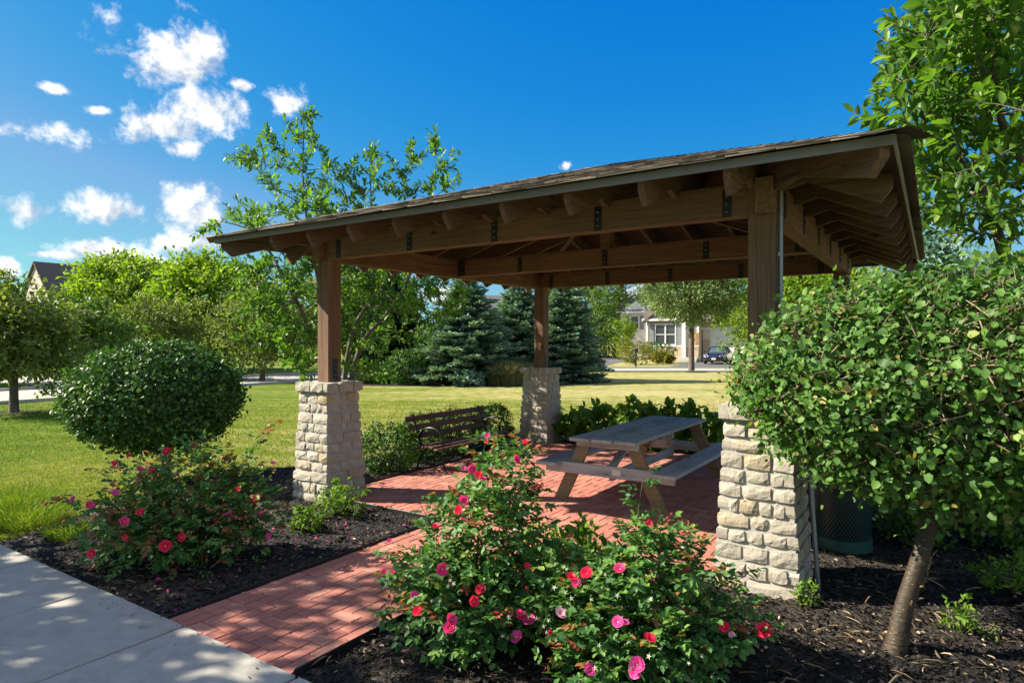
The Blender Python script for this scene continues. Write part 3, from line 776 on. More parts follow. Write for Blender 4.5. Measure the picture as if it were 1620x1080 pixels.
for x in (-1.3, 0, 1.3): bracket(be, T(x, -.069, -.01), .2)
for x in (-2.33, 2.33): bracket(be, T(x, -.069, -.0), .22, .12)
SLOPE = (4.128 - 3.046) / 3.36
def roof_z(d): return 4.128 - SLOPE * d        # top of the shingles, d = distance from the ridge point along the fall
mb = MB(); mb.box((0, 0, 0), (.14, .14, 1.0), ch=.006); obj('king_post', mb.mesh('king_post', M_['stain']), SH, T(0, 0, ZB + .25 + .5))
def rafter_profile(d0, d1, depth=.245, cut=None, sl=SLOPE):
    """side view: x outwards from d0 to d1, z = height"""
    top = lambda d: (4.128 - sl * d) - .055
    c = cut
    k = 1 if sl == SLOPE else 1.414
    return [(d0, top(d0) - depth), (c * k, top(c * k) - depth), ((c + .16) * k, top((c + .16) * k) - depth + .095),
            (d1 - .075 * k, top(d1) - .185), (d1, top(d1) - .085), (d1, top(d1)), (d0, top(d0))]
for side in range(4):
    for k in range(9):
        x = -2.4 + .6 * k
        d0 = max(abs(x) - .02, .09); d1 = 3.30
        mb = MB(); mb.prism(rafter_profile(d0, d1, cut=max(A + .13, d0 + .05)), -.024, .024)
        M = RZ(side * PI/2 - PI/2) @ T(0, x, 0); 
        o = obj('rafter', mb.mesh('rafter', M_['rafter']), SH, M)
    mb = MB(); sl2 = SLOPE / 1.41421; mb.prism(rafter_profile(.05, 3.30 * 1.41421, depth=.28, cut=A + .13, sl=sl2), -.035, .035)
    obj('hip_rafter', mb.mesh('hip_rafter', M_['rafter']), SH, RZ(side * PI/2 + PI/4))
# roof deck (boards seen from below), drip edge, shingles
rf = MB()
for side in range(4):
    Mx = RZ(side * PI/2); nb = 24; E_ = 3.34
    for k in range(nb):
        a0 = E_ * k / nb + .003; a1 = E_ * (k + 1) / nb
        for zz in (.052,):
            rf.add([(-a0, -a0, roof_z(a0) - zz), (a0, -a0, roof_z(a0) - zz), (a1, -a1, roof_z(a1) - zz), (-a1, -a1, roof_z(a1) - zz),
                    (-a0, -a0, roof_z(a0) - .025), (a0, -a0, roof_z(a0) - .025), (a1, -a1, roof_z(a1) - .025), (-a1, -a1, roof_z(a1) - .025)],
                   [(0,1,2,3),(4,7,6,5),(0,4,5,1),(3,2,6,7)], Mx)
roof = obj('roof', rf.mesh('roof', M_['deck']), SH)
for side in range(4):
    mb = MB(); L_ = 2 * 3.352; mb.box((0, 0, 0), (L_, .016, .062), ch=.003); mb.box((0, .022, .026), (L_, .05, .008))
    obj('drip_edge', mb.mesh('drip_edge', M_['fascia']), roof, RZ(side * PI/2) @ T(0, -3.352 + (.0 if side % 2 else .001), 3.046 - .042))
def shingles():
    r = random.Random(8); rest = MB(); exp = .140; nC = 26; cs = math.cos(math.atan(SLOPE))
    mesh = []
    for k in range(8):
        b = MB(); b.box((0, 0, 0), (.302, .20, .010 + .003 * (k % 3)), ch=.002)
        b.v = [(x + r.uniform(-.004, .004), y + r.uniform(-.005, .005), z + r.uniform(-.0015, .0015)) for x, y, z in b.v]
        mesh.append(b.mesh('shingle', M_['shingle']))
    cnt = 0; tilt = math.atan(SLOPE)
    for side in range(4):
        for c in range(nC):
            d = 3.385 - c * exp * cs - .05
            if d < .06: continue
            half = d - .07; x = -half
            first = r.uniform(.12, .304)
            while x < half - .02:
                wfull = min(first, half - x); first = .304
                M = T(x + wfull/2, -d, roof_z(d) + .002 + r.uniform(0, .004)) @ RX(tilt - .042) @ T(0, 0, 0) 
                M = M @ Matrix.Diagonal((wfull / .304, 1, 1, 1))
                me = mesh[r.randrange(8)]
                if side == 0 and cnt < 300 and wfull > .12:
                    obj('shingle', me, roof, M); cnt += 1
                else: rest.add([v.co for v in me.vertices], [tuple(q.vertices) for q in me.polygons], RZ(side * PI/2) @ M)
                x += wfull
        hip = RZ(side * PI/2 + PI/4)
        for k in range(34):
            d = .02 + k * .14
            if d > 4.72: break
            z = 4.128 - SLOPE / 1.41421 * d + .012
            rest.add([(d, -.18, z - .044), (d + .2, -.18, z - .044 - .0456 + .006), (d + .2, 0, z - .0456 + .009), (d, 0, z), (d + .2, .18, z - .044 - .0456 + .006), (d, .18, z - .044)],
                     [(0,1,2,3), (3,2,4,5)], hip)
    obj('shingle_field', rest.mesh('shingle_field', M_['shingle']), roof, kind='stuff')
shingles()
mb = MB(); cy0 = -A + .02
mb.tube([(A + .125, cy0 - .05, 3.02), (A + .125, cy0 - .05, 1.45), (A + .22, cy0 - .05, 1.36), (A + .30, cy0 - .05, 1.24), (A + .385, cy0 - .05, .02)], .017, 8)
mb.box((A + .12, cy0 - .05, 2.5), (.02, .06, .03)); mb.box((A + .12, cy0 - .05, 1.7), (.02, .06, .03))
obj('conduit', mb.mesh('conduit', M_['steel']), SH)
# ------------------------------------------------------------------ picnic table
def picnic_table():
    t = thing('picnic_table', 'weathered grey picnic table with attached benches under the shelter roof', 'picnic table', P(.53, -.03, .045), TH)
    L_ = 2.52
    def plank(name, c, d, m='grey_wood', M=None, par=t):
        mb = MB(); mb.box((0, 0, 0), d, ch=.006); return obj(name, mb.mesh(name, M_[m]), par, (T(*c) @ M) if M is not None else T(*c))
    def yplank(name, c, l, w, h, m='grey_wood', rz=0): return plank(name, c, (l, w, h), m, RZ(PI/2 + rz))
    for k in range(3):
        yplank('tabletop_plank', (-.262 + .262 * k, .012 * (k - 1), .72), L_, .250, .040, rz=.002 * (k - 1))
    for s in (-1, 1):
        for k in range(1): yplank('bench_plank', (s * .69, 0, .415), L_, .27, .042)
    for sy in (-1, 1):
        y = sy * 1.06
        for s in (-1, 1):
            a = Vector((s * .60, y, -.0)); b = Vector((s * .27, y, .70)); d = (b - a); l = d.length
            mb = MB(); prof = [(-.055, 0), (.105, 0), (.105 - .0, .0), (.08, l), (-.08, l)]
            cut = .5 * .16
            mb.prism([(-.078, .0 - .0), (.078, .0), (.078, l), (-.078, l)], -.022, .022)
            # lay the leg so that its foot is cut level with the bricks
            sl = d.x / d.z
            mb.v = [((v[0] + (v[2] / l) * d.x), v[1], v[2] / l * d.z) for v in mb.v]
            obj('leg', mb.mesh('leg', M_['leg_wood']), t, T(a.x, y - sy * .024 * 0, 0))
        plank('bench_support', (0, y + sy * .047, .372), (1.54, .045, .125))
        plank('top_cleat', (0, y + sy * .047, .672), (.74, .045, .085))
        o = plank('brace', (0, y - sy * .40, .545), (.95, .09, .04), 'grey_wood', RZ(PI/2) @ RY(sy * .42))
    plank('top_cleat', (0, 0, .672), (.72, .05, .085)); yplank('stretcher', (0, 0, .30), 2.02, .045, .10)
    mb = MB(); mb.box((0, 0, 0), (.10, .004, .06), ch=.001); obj('notice_plate', mb.mesh('notice_plate', M_['licence']), t, T(.12, -1.06 - .072, .375))
    bm_ = MB()
    for k in range(3):
        for s in (-1, 0, 1):
            for q in (-.07, .07): bm_.lathe([(.0, .003), (.007, .002), (.009, 0)], 6, T(-.262 + .262 * k + q, s * 1.06, .7402))
    for s in (-1, 1):
        for y in (-1.1, 1.1): bm_.lathe([(.0, .003), (.007, .002), (.009, 0)], 6, T(s * .69, y, .4362))
    obj('screw_heads', bm_.mesh('screw_heads', M_['black']), t)
picnic_table()

# ------------------------------------------------------------------ park bench
def park_bench():
    t = thing('park_bench', 'dark slatted park bench with looped iron arms beside the clipped boxwood', 'bench', P(-2.52, .16, .0), TH)
    # local: y along the bench, +x the way it faces
    L_ = 1.92; H = .36
    def slat(name, x, z, w, h, ry):
        mb = MB(); mb.box((0, 0, 0), (L_, w, h), ch=.006); obj(name, mb.mesh(name, M_['slat']), t, T(x, 0, z) @ RY(ry) @ RZ(PI/2))
    seat = [(.30, .345, -.10), (.21, .368, .02), (.125, .366, .06), (.04, .358, .10), (-.045, .347, .14)]
    for x, z, a in seat: slat('seat_slat', x, z, .074, .030, a)
    for x, z in ((-.150, .49), (-.205, .61), (-.26, .73)): slat('back_slat', x, z, .080, .032, PI/2 - .36)
    for y in (-.80, .80):
        mb = MB()
        mb.tube([(.34, y, .32), (.27, y, .345), (.1, y, .345), (-.06, y, .325), (-.11, y, .40), (-.19, y, .61), (-.275, y, .79)], .017, 8)
        mb.tube([(.13, y, .33), (.24, y, .26), (.31, y, .16), (.335, y, .06), (.37, y, .03)], [.018, .017, .015, .014, .017], 8)
        mb.tube([(.02, y, .33), (-.08, y, .24), (-.15, y, .13), (-.175, y, .04), (-.215, y, .02)], [.018, .016, .015, .014, .016], 8)
        mb.tube([(.22, y, .27), (.05, y, .20), (-.10, y, .22)], .011, 6)
        mb.box((.365, y, .022), (.07, .06, .014)); mb.box((-.205, y, .018), (.07, .06, .014))
        obj('iron_frame', mb.mesh('iron_frame', M_['iron']), t)
        a = MB(); pts = [(.30 - .005, y, .35)]
        for k in range(19):
            q = -.25 + (PI + .5) * k / 18; pts.append((.085 + .215 * math.cos(q), y, .455 + .165 * math.sin(q)))
        pts.append((-.10, y, .345)); a.tube(pts, .016, 8, cap=True)
        obj('arm_loop', a.mesh('arm_loop', M_['iron']), t)
    mb = MB(); mb.tube([(-.12, -.8, .47), (-.27, 0, .70), (-.26, .8, .74)], .010, 6); obj('tie_rod', mb.mesh('tie_rod', M_['iron']), t)
park_bench()

# ------------------------------------------------------------------ litter bin behind the front right pillar
def bin_():
    t = thing('litter_bin', 'dark green perforated metal litter bin behind the front right pillar', 'bin', P(2.86, -1.22, .03), TH)
    mb = MB(); Rr = .225; n = 44; h0, h1 = .075, .80; rows = 30
    for i in range(rows):                                     # expanded metal: rows of staggered strands
        for k in range(n):
            a0 = 2*PI*(k + .5*(i % 2))/n; a1 = a0 + PI/n; a2 = a0 - PI/n
            z0 = h0 + (h1-h0)*i/rows; z1 = h0 + (h1-h0)*(i+1)/rows; w = .0048
            for b in (a1, a2):
                p = [(Rr*math.cos(a0) , Rr*math.sin(a0), z0 - w), (Rr*math.cos(a0), Rr*math.sin(a0), z0 + w), (Rr*math.cos(b), Rr*math.sin(b), z1 + w), (Rr*math.cos(b), Rr*math.sin(b), z1 - w)]
                mb.add(p, [(0,1,2,3)])
    obj('mesh_wall', mb.mesh('mesh_wall', M_['binpaint']), t)
    mb = MB()
    for z0, z1 in ((.0, .10), (.775, .845)):
        mb = MB(); mb.lathe([(Rr-.006, z0), (Rr+.008, z0), (Rr+.008, z1), (Rr-.006, z1), (Rr-.006, z0)], 36, smooth=False)
        obj('rim_band', mb.mesh('rim_band', M_['binpaint']), t)
    mb = MB(); mb.lathe([(.15, .84), (.235, .845), (.242, .87), (.20, .95), (.13, .985), (.10, .985), (.10, .90)], 36); obj('lid', mb.mesh('lid', M_['binpaint']), t)
    mb = MB(); mb.lathe([(.0, .05), (Rr-.02, .05), (Rr-.012, .80), (Rr-.03, .80)], 28); obj('liner', mb.mesh('liner', M_['black']), t)
    mb = MB()
    mb.box((-Rr-.05, 0, .45), (.03, .06, .96)); mb.box((-Rr-.02, 0, .7), (.05, .04, .04)); mb.box((-Rr-.02, 0, .2), (.05, .04, .04)); obj('mounting_post', mb.mesh('mounting_post', M_['black']), t)
bin_()

# ------------------------------------------------------------------ plants
def ico(rg, n, c, rad, shell=.0, lump=.18, seed=0, flat=1.0):
    """points filling a lumpy ellipsoid; returns points and outward directions"""
    d = rdir(rg, n); d[:, 2] *= flat; d /= np.linalg.norm(d, axis=1, keepdims=True)
    ph = rg.uniform(0, 6.28, 9) if seed == 0 else np.random.default_rng(seed).uniform(0, 6.28, 9)
    lo = 1 + lump * (np.sin(3.1*d[:,0]+ph[0]+2*d[:,2]) * np.sin(4.3*d[:,1]+ph[1]) + .6*np.sin(6.7*d[:,2]+ph[2]+3*d[:,0]) * np.sin(7.9*d[:,0]+ph[3]) + .4*np.sin(13*d[:,1]+ph[4])*np.sin(12*d[:,2]+ph[5]+5*d[:,0]))
    r = (shell + (1 - shell) * rg.random(n)) ** (1/3. if shell == 0 else .8) * lo
    return np.asarray(c) + d * r[:, None] * np.asarray(rad), d
def clump_tree(name, label, cat, base, trunk_h, c, rad, mat, seed, n_clump=260, per=34, leaf=.28, clump=.55, group=None, trunk_r=.14, lump=.22, bark='bark', tpl='T4', lean=(0, 0), limbs=9, width=.55, shell=.35, hang=.0):
    """trunk with limbs, crown of leaf clumps in a lumpy envelope"""
    rg = np.random.default_rng(seed); r = random.Random(seed)
    t = thing(name, label, cat, base, 0, group); b = Vector(base); cc = Vector(c) - b
    tb = MB(); top = Vector((lean[0] + cc.x * .6, lean[1] + cc.y * .6, max(trunk_h, cc.z * .75)))
    fork = Vector((lean[0] * .6 + cc.x * .3, lean[1] * .6 + cc.y * .3, trunk_h))
    tb.tube([(0, 0, -.1), (0, 0, .08), fork * .35, fork, fork.lerp(top, .5), top], [trunk_r * 1.5, trunk_r * 1.15, trunk_r, trunk_r * .85, trunk_r * .6, trunk_r * .25], 9)
    for k in range(limbs):
        a = 2 * PI * k / limbs + r.uniform(-.3, .3); el = r.uniform(-.1, .8)
        e = cc + Vector((math.cos(a) * math.cos(el) * rad[0], math.sin(a) * math.cos(el) * rad[1], math.sin(el) * rad[2])) * .8
        s = fork.lerp(top, r.uniform(-.05, .7)); m = s.lerp(e, .5) + Vector((0, 0, .12 * rad[2]))
        tb.tube([s, s.lerp(m, .5) + Vector((0, 0, .04)), m, e], [trunk_r * .42, trunk_r * .32, trunk_r * .2, trunk_r * .06], 6)
    obj('trunk', tb.mesh('trunk', M_[bark]), t)
    cp, cd = ico(rg, n_clump, cc, rad, shell, lump, seed)
    ext = rg.random(n_clump); cp = cp + cd * (ext > .9)[:, None] * rg.uniform(.1, .35, (n_clump, 1)) * clump
    n = n_clump * per; idx = np.repeat(np.arange(n_clump), per)
    off = rg.normal(0, 1, (n, 3)) * np.array([1, 1, .7]) * clump * .5 * rg.uniform(.6, 1.3, (n_clump, 1))[idx]
    p = cp[idx] + off
    D = rdir(rg, n) * .8 + cd[idx] * .5 + off * .4 / clump; D[:, 2] -= .25 + hang
    N = cd[idx] * .55 + rdir(rg, n) * .75 + np.array([0, 0, .45])
    tint = np.clip(rg.normal(.5, .17, n) + rg.normal(0, .13, n_clump)[idx] , 0, 1)
    s = leaf * rg.uniform(.65, 1.25, n)
    leaf_obj('crown', rg, p, D, N, s, s * width, tint, M_[mat], tpl, t)
    return t

def spray_tree(name, label, base, stems, ends, mat, seed, leaf=.13, twigs=3, lpt=14, group=None, trunk_r=.055, twig_len=.55, bark='bark', lpw=.42, avoid=None, cat='tree'):
    """open tree: leaders from the ground, limbs to the given ends, twigs with leaves set along them"""
    rg = np.random.default_rng(seed); r = random.Random(seed)
    t = thing(name, label, cat, base, 0, group); b = np.array(base); tb = MB()
    nodes = []
    for st in stems:
        pts = [Vector(q) - Vector(base) for q in st]; n = len(pts)
        sm = []
        for i in range(n - 1):
            for k in range(4):
                u = k / 4; p0, p1, p2, p3 = pts[max(i-1,0)], pts[i], pts[i+1], pts[min(i+2,n-1)]
                sm.append(.5*((2*p1)+(p2-p0)*u+(2*p0-5*p1+4*p2-p3)*u*u+(3*p1-p0-3*p2+p3)*u**3))
        sm.append(pts[-1]); q = len(sm)
        tb.tube(sm, [trunk_r * (1 - .88 * i / (q-1)) for i in range(q)], 8)
        nodes += [(p, trunk_r * (1 - .88 * i / (q-1))) for i, p in enumerate(sm) if i > q * .25]
    LP, LD, LN, LS, TI = [], [], [], [], []
    for e in ends:
        e = Vector(e) - Vector(base)
        cand = [(p, rr) for p, rr in nodes if p.z < e.z + .25]
        if not cand: cand = nodes
        s, sr = min(cand, key=lambda q: (q[0] - e).length + .35 * abs((e.z - q[0].z) - .6 * (q[0] - e).length))
        m = s.lerp(e, .55) + Vector((r.uniform(-.08, .08), r.uniform(-.08, .08), .04))
        rr = min(sr * .6, .022); limb = [s, s.lerp(m, .5) + Vector((r.uniform(-.03, .03), r.uniform(-.03, .03), .0)), m, m.lerp(e, .5) + Vector((0, 0, .03)), e]
        tb.tube(limb, [rr, rr * .85, rr * .65, rr * .45, .004], 6)
        nodes.append((m, rr * .65)); nodes.append((m.lerp(e, .5), rr * .45))
        out = (e - s).normalized()
        for k in range(twigs):
            p0 = e if k == 0 else m.lerp(e, r.uniform(.15, 1))
            dv = (out * (.9 if k == 0 else .45) + Vector((r.gauss(0, .5), r.gauss(0, .5), r.gauss(.35, .35)))).normalized(); l = twig_len * r.uniform(.5, 1.2)
            p1 = p0 + dv * l * .5 + Vector((0, 0, .02)); p2 = p0 + dv * l + Vector((0, 0, r.uniform(.0, .12) * l))
            if avoid and (avoid(p2 + Vector(base)) or avoid(p0 + Vector(base))): continue
            tb.tube([p0, p1, p2], [.0065, .0045, .002], 5)
            for q in range(lpt):
                u = (q / lpt) ** .8; pp = p0.lerp(p1, u * 2) if u < .5 else p1.lerp(p2, u * 2 - 1)
                a = q * 2.4 + k; side = dv.cross(Vector((math.cos(a), math.sin(a), .3))).normalized()
                ld = (dv * (.35 + .55 * u) + side * (1.0 - .5 * u) + Vector((0, 0, r.uniform(-.35, .25)))).normalized()
                LP.append(pp); LD.append(ld); LN.append(Vector((r.gauss(0, .5), r.gauss(0, .5), 1)) + side * .2); LS.append(leaf * r.uniform(.55, 1.15)); TI.append(min(1, max(0, r.gauss(.5, .2))))
    obj('trunk', tb.mesh('trunk', M_[bark]), t)
    LS = np.array(LS)
    leaf_obj('crown', rg, np.array([tuple(q) for q in LP]), np.array([tuple(q) for q in LD]), np.array([tuple(q) for q in LN]), LS, LS * lpw, np.array(TI), M_[mat], 'T6', t)
    return t

def dense_shrub(name, label, base, trunk, c, rad, mat, seed, n, leaf, width=.75, twig=0, trunk_r=.05, bark='bark', group=None, cat='shrub', tpl='R6', lump=.05, shell=.62, stray=.02, parts=('trunk', 'crown')):
    rg = np.random.default_rng(seed); t = thing(name, label, cat, base, 0, group); b = np.array(base); cc = np.array(c) - b
    tb = MB()
    if trunk:
        pts = [Vector(q) - Vector(base) for q in trunk]; q = len(pts)
        tb.tube(pts, [trunk_r * (1.6 if i == 0 else 1.08 if i == 1 else 1 - .25 * i / q) for i in range(q)], 14); fork = pts[-1]
    else: fork = Vector((0, 0, .02))
    r = random.Random(seed)
    for k in range(16):
        d = rdir(rg, 1)[0]; d[2] = abs(d[2]) * .7; e = Vector(cc + d * np.array(rad) * .85); m = fork.lerp(e, .5) + Vector((r.uniform(-.06, .06), r.uniform(-.06, .06), .03))
        tb.tube([fork + Vector((r.uniform(-.02, .02), r.uniform(-.02, .02), -.03)), m, e], [trunk_r * .42, trunk_r * .25, .003], 6)
    obj(parts[0], tb.mesh(parts[0], M_[bark]), t)
    p, d = ico(rg, n, cc, rad, shell, lump, seed)
    cl, cd = ico(rg, max(8, n // 45), cc, rad, .9, lump, seed)           # leading shoots give the surface its tufts
    st = rg.random(n) < .45; k = rg.integers(0, len(cl), n)
    p = np.where(st[:, None], cl[k] + rg.normal(0, 1, (n, 3)) * min(rad) * .075 + cd[k] * (rg.random((n, 1)) ** 3) * min(rad) * stray * 5, p)
    d = np.where(st[:, None], cd[k], d)
    D = rdir(rg, n) * .85 + d * .45; D[:, 2] -= .12; N = d * .8 + rdir(rg, n) * .65 + np.array([0, 0, .35])
    s = leaf * rg.uniform(.5, 1.3, n); tint = np.clip(rg.normal(.46, .24, n) + rg.normal(0, .12, len(cl))[k], 0, 1)
    hgt = p[:, 2] + b[2]
    p = p[hgt > .03]; D = D[hgt > .03]; N = N[hgt > .03]; s = s[hgt > .03]; tint = tint[hgt > .03]
    leaf_obj(parts[1], rg, p, D, N, s, s * width, tint, M_[mat], tpl, t)
    if twig:
        tw = MB()
        p, d = ico(rg, twig, cc, np.array(rad) * 1.0, .84, lump, seed)
        for q, dd in zip(p, d):
            dv = (Vector(dd) + Vector((r.gauss(0, .7), r.gauss(0, .7), r.gauss(.1, .6)))).normalized(); l = r.uniform(.08, .26)
            a = Vector(q) - dv * l * .6; m = Vector(q) + Vector((r.gauss(0, .012), r.gauss(0, .012), r.gauss(0, .012)))
            tw.tube([a, m, Vector(q) + dv * l * .5], [.0048, .0036, .002], 4, cap=False)
        obj('twigs', tw.mesh('twigs', M_['twig']), t, kind='stuff')
    return t
# -- the two clipped standards
bs = at(1418, 1035, 3.78); bs.z = .0
dense_shrub('standard_shrub', 'large leafy shrub clipped on a bare leaning trunk in front of the right pillar', bs,
    [(bs.x - .015, bs.y, -.05), (bs.x, bs.y, .07), (bs.x + .05, bs.y, .3), at(1456, 880, 3.8), at(1478, 800, 3.85), at(1490, 720, 3.9)],
    at(1508, 612, 3.85), (1.20, 1.08, .655), 'viburnum', 41, 56000, .040, .86, 4200, .054, 'cherry_bark', lump=.07, shell=.50, stray=.035, cat='shrub')
fl = np.random.default_rng(4); q = []
std = [o for o in C.objects if o.name == 'standard_shrub'][0]
tp = [np.array(bs) + (.0, 0, .07), np.array(bs) + (.05, 0, .3), np.array(at(1456, 880, 3.8)), np.array(at(1478, 800, 3.85))]
for _ in range(70):
    u = fl.random() * 2.99; i = int(u); c = tp[i] + (tp[i+1] - tp[i]) * (u - i); a = fl.normal(-.2, .8); q.append((c + np.array((math.cos(a), math.sin(a) * fl.choice([-1, 1]), 0)) * .055, a))
P_ = np.array([x[0] for x in q]) - np.array(bs); Dv = np.array([(math.cos(x[1]) * .6, math.sin(x[1]) * .6, fl.normal(0, .8)) for x in q])
leaf_obj('bark_flakes', fl, P_, Dv, rdir(fl, 70), fl.uniform(.015, .05, 70), fl.uniform(.008, .02, 70), fl.uniform(.1, .6, 70), M_['litter'], 'T6', std, kind='stuff')
b2 = at(262, 760, 8.5); b2.z = 0
dense_shrub('standard_shrub', 'dark green round clipped standard shrub on the lawn side behind the left roses', b2,
    [(b2.x, b2.y, -.05), (b2.x, b2.y, .1), (b2.x + .02, b2.y, .35), (b2.x, b2.y, .8)], at(249, 626, 8.5), (1.03, 1.02, .68), 'topiary', 42, 27000, .055, .72, 220, .06, 'bark', lump=.022, shell=.70, stray=.018)
# -- clipped boxwood behind the bench
for k, (x, y, rx, rz, lab) in enumerate([(-2.90, -1.02, .40, .36, 'bushy boxwood between the front left pillar and the near arm of the bench'),
        (-3.10, -.1, .42, .38, 'boxwood directly behind the near half of the bench back'), (-3.12, .75, .42, .38, 'boxwood directly behind the far half of the bench back'),
        (-2.92, 1.55, .36, .39, 'rounded boxwood past the far arm of the bench')]):
    w = P(x, y, 0)
    dense_shrub('boxwood', lab, w, None, (w.x, w.y, rz * .95), (rx, rx * 1.02, rz), 'boxwood', 50 + k, 4200, .035, .7, 0, .03, group='clipped boxwood behind the bench', cat='shrub', lump=.06, parts=('stems', 'foliage'))
# -- leafy shrubs behind the picnic table
for k, (px, d, r_, h, lab) in enumerate([(930, 11.6, .50, .62, 'leafy light green shrub just right of the back left pillar'), (1000, 11.2, .55, .66, 'leafy light green shrub behind the left end of the picnic table'),
        (1062, 11.0, .5, .74, 'tallest leafy light green shrub behind the middle of the picnic table'), (1130, 10.4, .5, .70, 'leafy light green shrub beside the front right pillar beyond the table')]):
    w = at(px, 600, d); w.z = 0
    dense_shrub('hydrangea', lab, w, None, (w.x, w.y, h * .5), (r_, r_, h * .58), 'lush', 60 + k, 900, .15, .58, 0, .02, group='leafy shrubs behind the picnic table', cat='shrub', tpl='T6', lump=.2, shell=.3, stray=.06, parts=('stems', 'foliage'))

# ------------------------------------------------------------------ roses
def rose_flower_mesh(kind, seed):
    r = random.Random(seed); V, F, TI, MI = [], [], [], []
    layers = [(6, .034, .45), (5, .027, .85), (5, .018, 1.2), (3, .010, 1.35)] if kind != 'single' else [(5, .036, .30), (4, .026, .6)]
    for (k, rad, up) in layers:
        for i in range(k):
            a = 2*PI*i/k + r.uniform(-.2, .2) + up; ca, sa = math.cos(a), math.sin(a); w = rad * r.uniform(.75, .95); o = len(V); lift = up + r.uniform(-.15, .15)
            prof = [(0, 0, .15), (.45, .28, .85), (.85, .55, 1.0), (1.05, .42, .6)]
            for (u, z, ww) in prof:
                for s in (-1, 0, 1):
                    x = rad * u * math.cos(lift * .8); zz = rad * (u * math.sin(lift * .8) + z * .25) + (.10 * rad if s else 0); y = s * w * ww * .8
                    V.append((x*ca - y*sa, x*sa + y*ca, zz)); TI.append(min(1, .15 + .75 * u * r.uniform(.6, 1.1)))
            for q in range(3):
                for s in range(2): F.append((o + q*3+s, o + q*3+s+1, o + (q+1)*3+s+1, o + (q+1)*3+s)); MI.append(0)
    o = len(V)
    for k in range(6): V.append((.0045*math.cos(k*PI/3), .0045*math.sin(k*PI/3), .008)); TI.append(0)
    F.append((o, o+1, o+2, o+3)); F.append((o, o+3, o+4, o+5)); MI += [1, 1]
    return V, F, TI, MI
FLOW = {}
for nm in ('red', 'pink', 'magenta', 'pale'):
    for s in range(3):
        V, F, TI, MI = rose_flower_mesh('single' if nm in ('magenta', 'pale') and s else 'double', 10*s + len(nm))
        FLOW[nm, s] = np_mesh('rose_flower', V, F, [M_[nm], M_['stamen']], TI, True, MI)
def star_mesh():
    V = [(0, 0, .004)]; F = []
    for k in range(5):
        a = 2*PI*k/5
        V += [(.007*math.cos(a-.6), .007*math.sin(a-.6), .002), (.026*math.cos(a), .026*math.sin(a), .006), (.007*math.cos(a+.6), .007*math.sin(a+.6), .002)]
        F.append((0, 1+3*k, 2+3*k, 3+3*k))
    mb = MB(); mb.add(V, F); return mb.mesh('star_calyx', M_['sepal'])
STAR = star_mesh()
